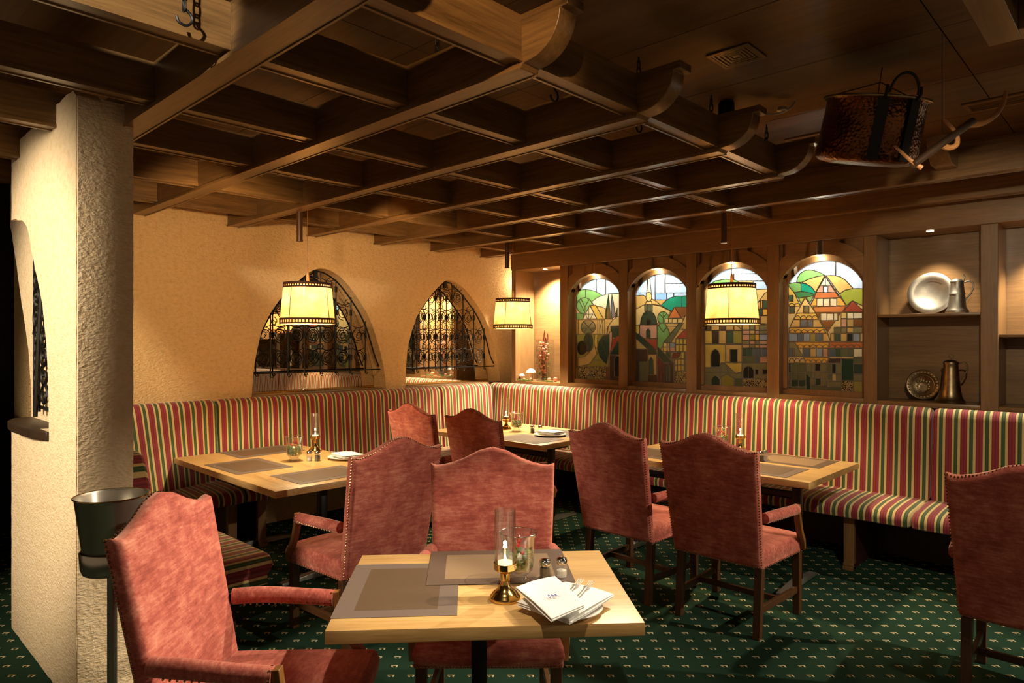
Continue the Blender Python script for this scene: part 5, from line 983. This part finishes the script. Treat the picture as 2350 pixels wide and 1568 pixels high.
# ---------------------------------------------------------------- pewter, copper and brass on the shelves
def dish(x, z, r, mat, label, y=0.20, relief=False, tilt=8):
    t = empty('charger_plate', (x, y, z), 0, label, 'plate'); t.rotation_euler = (math.radians(90 - tilt), 0, 0)
    T = Matrix.Translation((0, r * 1.0, 0))
    m_ = MB(); m_.lathe([(0, 0.0), (r * .60, 0.0), (r * .70, 0.018), (r * .98, 0.024), (r, 0.028), (r * .98, 0.031), (r * .69, 0.024), (r * .60, 0.006), (0, 0.004)], 48, T=T); m_.build('dish', mat, t, sharp=60)
    if relief:
        m_ = MB()
        for k in range(26): a_ = 2 * PI * k / 26; m_.ball((math.cos(a_) * r * .83, math.sin(a_) * r * .83 + r, 0.027), 0.012, 6, 4, (1.3 if k % 2 else .8, .8, .4))
        m_.tube([(math.cos(k * PI / 20) * r * .62, math.sin(k * PI / 20) * r * .62 + r, 0.014) for k in range(40)], 0.004, 6, closed=True)
        m_.tube([(math.cos(k * PI / 20) * r * .96, math.sin(k * PI / 20) * r * .96 + r, 0.030) for k in range(40)], 0.004, 6, closed=True)
        m_.prism([(-.026, r - .045), (0, r - .058), (.026, r - .045), (.026, r), (-.026, r)], 'z', 0.004, 0.013)
        for sx in (-1, 1):
            for k in range(4): m_.ball((sx * (0.036 + 0.006 * (k % 2)), r - 0.03 + 0.018 * k, 0.009), 0.009, 6, 4, (1, 1.2, .6))
            m_.ball((sx * 0.022, r + 0.026, 0.009), 0.011, 6, 4, (1, 1, .6))
        m_.ball((0, r + 0.03, 0.009), 0.012, 8, 4, (1, 1.1, .6)); m_.tube([(0.016 * math.cos(k * PI / 6), r + 0.045 + 0.014 * math.sin(k * PI / 6), 0.01) for k in range(12)], 0.0025, 5, closed=True)
        m_.build('crest_relief', mat, t)
    return t
def jug(x, y, z, k, mat, label, ring=False):
    t = empty('jug', (x, y, z), 0, label, 'jug')
    P = [(0, 0), (.062, 0), (.066, .008), (.060, .022), (.050, .038), (.045, .10), (.043, .118), (.0455, .12), (.0455, .126), (.0415, .13), (.036, .19), (.0375, .196), (.037, .20)]
    if ring: P = [(0, 0), (.085, 0), (.09, .012), (.078, .026), (.068, .045), (.060, .09), (.052, .16), (.046, .24), (.044, .262), (.047, .27), (.046, .276)]
    m_ = MB(); m_.lathe([(a * k, b * k) for a, b in P], 32); m_.build('body', mat, t, sharp=50)
    h = P[-1][1]; r = P[-1][0]
    m_ = MB(); m_.lathe([(r * 1.06 * k, h * k), (r * 1.06 * k, (h + .004) * k), (r * .8 * k, (h + .014) * k), (r * .35 * k, (h + .022) * k), (0, (h + .024) * k)], 24)
    if ring: m_.tube([(0.014 * k * math.cos(q * PI / 8), 0, (h + .043 + 0.014 * math.sin(q * PI / 8)) * k) for q in range(16)], 0.0035 * k, 6, closed=True); m_.ball((0, 0, (h + .027) * k), .006 * k)
    else: m_.tube([(r * .9 * k, 0, (h + .008) * k), (r * 1.1 * k, 0, (h + .03) * k), (r * .85 * k, 0, (h + .045) * k)], 0.005 * k, 6)
    m_.build('lid', mat, t, sharp=50)
    m_ = MB()
    m_.tube(smoothpath([(r * k, 0, (h - .005) * k), ((r + .035) * k, 0, (h + .002) * k), ((r + .052) * k, 0, (h - .03) * k), ((r + .035) * k, 0, (h - .08) * k), ((r + .014) * k, 0, (h - .105) * k), ((r + .012) * k, 0, (h - .12) * k)], 5), 0.0048 * k, 8); m_.build('handle', mat, t)
dish(4.705, 1.9185, 0.168, 'pewter', 'large round pewter plate leaning on the upper shelf', 0.24)
jug(4.905, 0.13, 1.9185, 1.20, 'pewter', 'lidded pewter jug beside the pewter plate on the upper shelf')
dish(4.645, 1.2265, 0.122, 'copper', 'embossed coat-of-arms plate leaning in the lower niche', 0.27, True, 5)
jug(4.86, 0.15, 1.2245, 1.12, 'oldbrass', 'tall aged brass jug with ring lid in the lower niche', True)
dish(5.42, 1.7525, 0.08, 'pewter', 'small pewter plate cut by the right edge of the picture', 0.22)

# ---------------------------------------------------------------- copper kettle, wooden yoke, spotlight, vents, lantern frame
t = empty('copper_kettle', (4.87, -2.035, 2.66), 0, 'big hammered copper kettle hanging under the ceiling', 'kettle'); t.rotation_mode = 'QUATERNION'; t.scale = (0.885, 0.885, 0.95)
t.rotation_quaternion = (Matrix.Rotation(math.radians(43.6), 3, 'Z') @ Matrix.Rotation(math.radians(5), 3, 'Y') @ Matrix.Rotation(math.radians(15), 3, 'X')).to_quaternion()
mb = MB(); mb.lathe([(0, 0.0), (0.20, 0.004), (0.262, 0.016), (0.280, 0.032), (0.284, 0.06), (0.278, 0.20), (0.274, 0.335), (0.285, 0.345), (0.292, 0.352), (0.288, 0.36), (0.268, 0.352), (0.27, 0.1), (0.0, 0.03)], 56, cap=False); mb.build('bowl', 'kettle', t, sharp=60)
mb = MB(); mb.tube([(0.29 * math.cos(k * PI / 28), 0.29 * math.sin(k * PI / 28), 0.354) for k in range(56)], 0.008, 8, closed=True); mb.build('rolled_rim', 'oldbrass', t)
for dx, az in ((-1, -108), (1, -72)):
    a_ = math.radians(az); T = Matrix.Rotation(a_, 4, 'Z'); mb = MB()
    mb.grid(lambda u, v: (0.286 + 0.004 - 0.004 * abs(v - .5), u * 0.030, 0.03 + 0.33 * v), [-1, 0, 1], [0, .25, .5, .75, 1], T); mb.grid(lambda u, v: (0.293, u * 0.030, 0.03 + 0.33 * v), [1, 0, -1], [0, .25, .5, .75, 1], T)
    mb.tube([(0.292, 0, 0.34), (0.312, 0, 0.37), (0.305, 0, 0.405)], 0.009, 6, T=T); mb.build('iron_strap', 'iron', t)
mb = MB(); p0 = Vector((0.29 * math.cos(math.radians(-106)), 0.29 * math.sin(math.radians(-106)), 0)); p1 = Vector((0.29 * math.cos(math.radians(-74)), 0.29 * math.sin(math.radians(-74)), 0)); c_ = (p0 + p1) / 2
mb.tube([tuple(c_ + (p1 - p0) / 2 * 1.0 * math.cos(PI * k / 16) + Vector((0, -0.02, 0.365 + 0.105 * math.sin(PI * k / 16)))) for k in range(17)], 0.007, 8); mb.build('handle', 'iron', t)
mb = MB(); mb.tube([(0.0, 0.0, 0.36), (0.0, 0.02, 0.53)], 0.003, 5); mb.tube([(-0.285, 0, 0.355), (0, 0, 0.45), (0.285, 0, 0.355)], 0.003, 5); mb.build('hanging_wire', 'iron', t)

t = empty('wooden_yoke', (5.227, -2.211, 2.625), 0, 'old wooden yoke with three curved prongs hanging right of the kettle', 'yoke')
def rel(p):
    k = 0.925; return (6.05 + (p[0] - 6.05) * k - 5.227, -6.05 + (p[1] + 6.05) * k + 2.211, 1.70 + (p[2] - 1.70) * k - 2.625)
mb = MB(); mb.tube([rel(p) for p in ((5.098, -1.985, 2.632), (5.21, -1.88, 2.745), (5.325, -1.77, 2.862))], 0.026, 10, flat=(1.1, 0.7)); mb.build('grooved_bar', 'darkwall', t, sharp=70)
mb = MB(); mb.tube([rel(p) for p in smoothpath([(5.135, -1.965, 2.612), (5.09, -1.995, 2.655), (5.026, -2.05, 2.735)], 4)], 0.013, 8, r2=0.006); mb.build('prong', 'horn', t)
mb = MB(); mb.tube([rel(p) for p in smoothpath([(5.212, -1.878, 2.735), (5.238, -1.85, 2.722), (5.266, -1.825, 2.742), (5.262, -1.829, 2.80), (5.216, -1.873, 2.875)], 5)], 0.016, 8, r2=0.008); mb.build('prong', 'horn', t)
mb = MB(); mb.tube([rel(p) for p in smoothpath([(5.30, -1.79, 2.845), (5.36, -1.73, 2.852), (5.41, -1.69, 2.89), (5.442, -1.66, 2.95), (5.455, -1.648, 3.02)], 5)], 0.017, 8, r2=0.009); mb.build('prong', 'horn', t)
mb = MB(); mb.tube([rel((5.21, -1.88, 2.76)), rel((5.21, -1.88, 3.321))], 0.0015, 4); mb.build('hanging_wire', 'iron', t)

t = empty('ceiling_spotlight', (4.10, -2.06, 3.2), 0, 'round black spotlight on an arm at the ceiling', 'spotlight')
mb = MB(); mb.lathe([(0, -0.13), (0.046, -0.13), (0.05, -0.12), (0.05, -0.02), (0.044, -0.005), (0, -0.003)], 24, (-0.02, 0.02, 0)); mb.build('housing', 'black', t)
mb = MB(); mb.tube(smoothpath([(0.02, 0.04, -0.09), (0.10, 0.12, -0.075), (0.13, 0.14, -0.05)], 4), 0.007, 8); mb.lathe([(0, -0.10), (0.022, -0.095), (0.024, -0.05), (0, -0.05)], 16, (0.14, 0.15, 0)); mb.build('bracket_arm', 'black', t)
mb = MB(); mb.tube(smoothpath([(0.15, 0.16, -0.08), (0.22, 0.22, -0.085), (0.28, 0.27, -0.05), (0.3, 0.29, -0.01)], 4), 0.006, 6); mb.lathe([(0, -0.07), (0.03, -0.065), (0.026, -0.045), (0, -0.04)], 16, (0.24, 0.24, 0)); mb.build('cable_and_lens', 'steel', t)

t = empty('ceiling_vent', (4.435, -2.65, 3.2), 0, 'square louvred air vent in the ceiling', 'vent')
mb = MB(); r_ = 0.115
for k in range(6):
    a = r_ - k * 0.019; b = a - (0.012 if k else 0.018); zz = -0.008 + 0.0012 * k
    for (x0, y0, x1, y1) in ((-a, -a, a, -b), (-a, b, a, a), (-a, -b, -b, b), (b, -b, a, b)): mb.box((x0, y0, zz - 0.003), (x1, y1, zz + 0.002))
    if k == 0: mb.build('frame', 'slat', t, bevel=0.001); mb = MB()
mb.box((-0.015, -0.015, -0.006), (0.015, 0.015, -0.002)); mb.build('louvres', 'slat', t, smooth=False)
mb = MB(); mb.box((-0.10, -0.10, -0.0025), (0.10, 0.10, -0.0005)); mb.build('backing', 'black', t, smooth=False)
for (x0, x1, y0, y1, lab) in ((5.13, 6.2, -0.97, -0.76, 'long slotted wooden air grille at the right edge of the ceiling'), (4.02, 4.62, -1.0, -0.80, 'slotted wooden air grille in the ceiling behind the kettle')):
    t = empty('ceiling_grille', ((x0 + x1) / 2, (y0 + y1) / 2, 3.2), 0, lab, 'grille', 'slotted ceiling grilles'); hx, hy = (x1 - x0) / 2, (y1 - y0) / 2
    mb = MB()
    for (a, b, c, d) in ((-hx, -hy, hx, -hy + .03), (-hx, hy - .03, hx, hy), (-hx, -hy + .03, -hx + .03, hy - .03), (hx - .03, -hy + .03, hx, hy - .03)): mb.box((a, b, -0.012), (c, d, -0.001))
    mb.build('frame', 'panelx', t, bevel=0.002)
    mb = MB()
    for k in range(4): y_ = -hy + .045 + k * 0.034; mb.box((-hx + .03, y_, -0.009), (hx - .03, y_ + 0.012, -0.002))
    mb.build('slats', 'panelx', t, smooth=False)

t = empty('lantern_frame', (5.47, -2.25, 3.2), 0, 'square wooden ceiling frame with brass tubes at the upper right corner', 'lamp')
mb = MB(); W_ = 0.125
mb.box((0, -1.9, -0.14), (W_, 0.0, -0.001)); mb.box((W_, -W_, -0.14), (1.5, 0.0, -0.001)); mb.build('frame', 'panely', t, bevel=0.003)
mb = MB(); mb.tube([(0.20, -1.8, -0.06), (0.20, -0.22, -0.06)], 0.035, 16); mb.tube([(0.31, -1.8, -0.03), (0.31, -0.25, -0.03)], 0.028, 16); mb.build('brass_tube', 'brass', t)
mb = MB(); mb.box((W_, -1.9, -0.012), (1.4, -W_, -0.002)); mb.build('dark_backing', 'black', t, smooth=False)
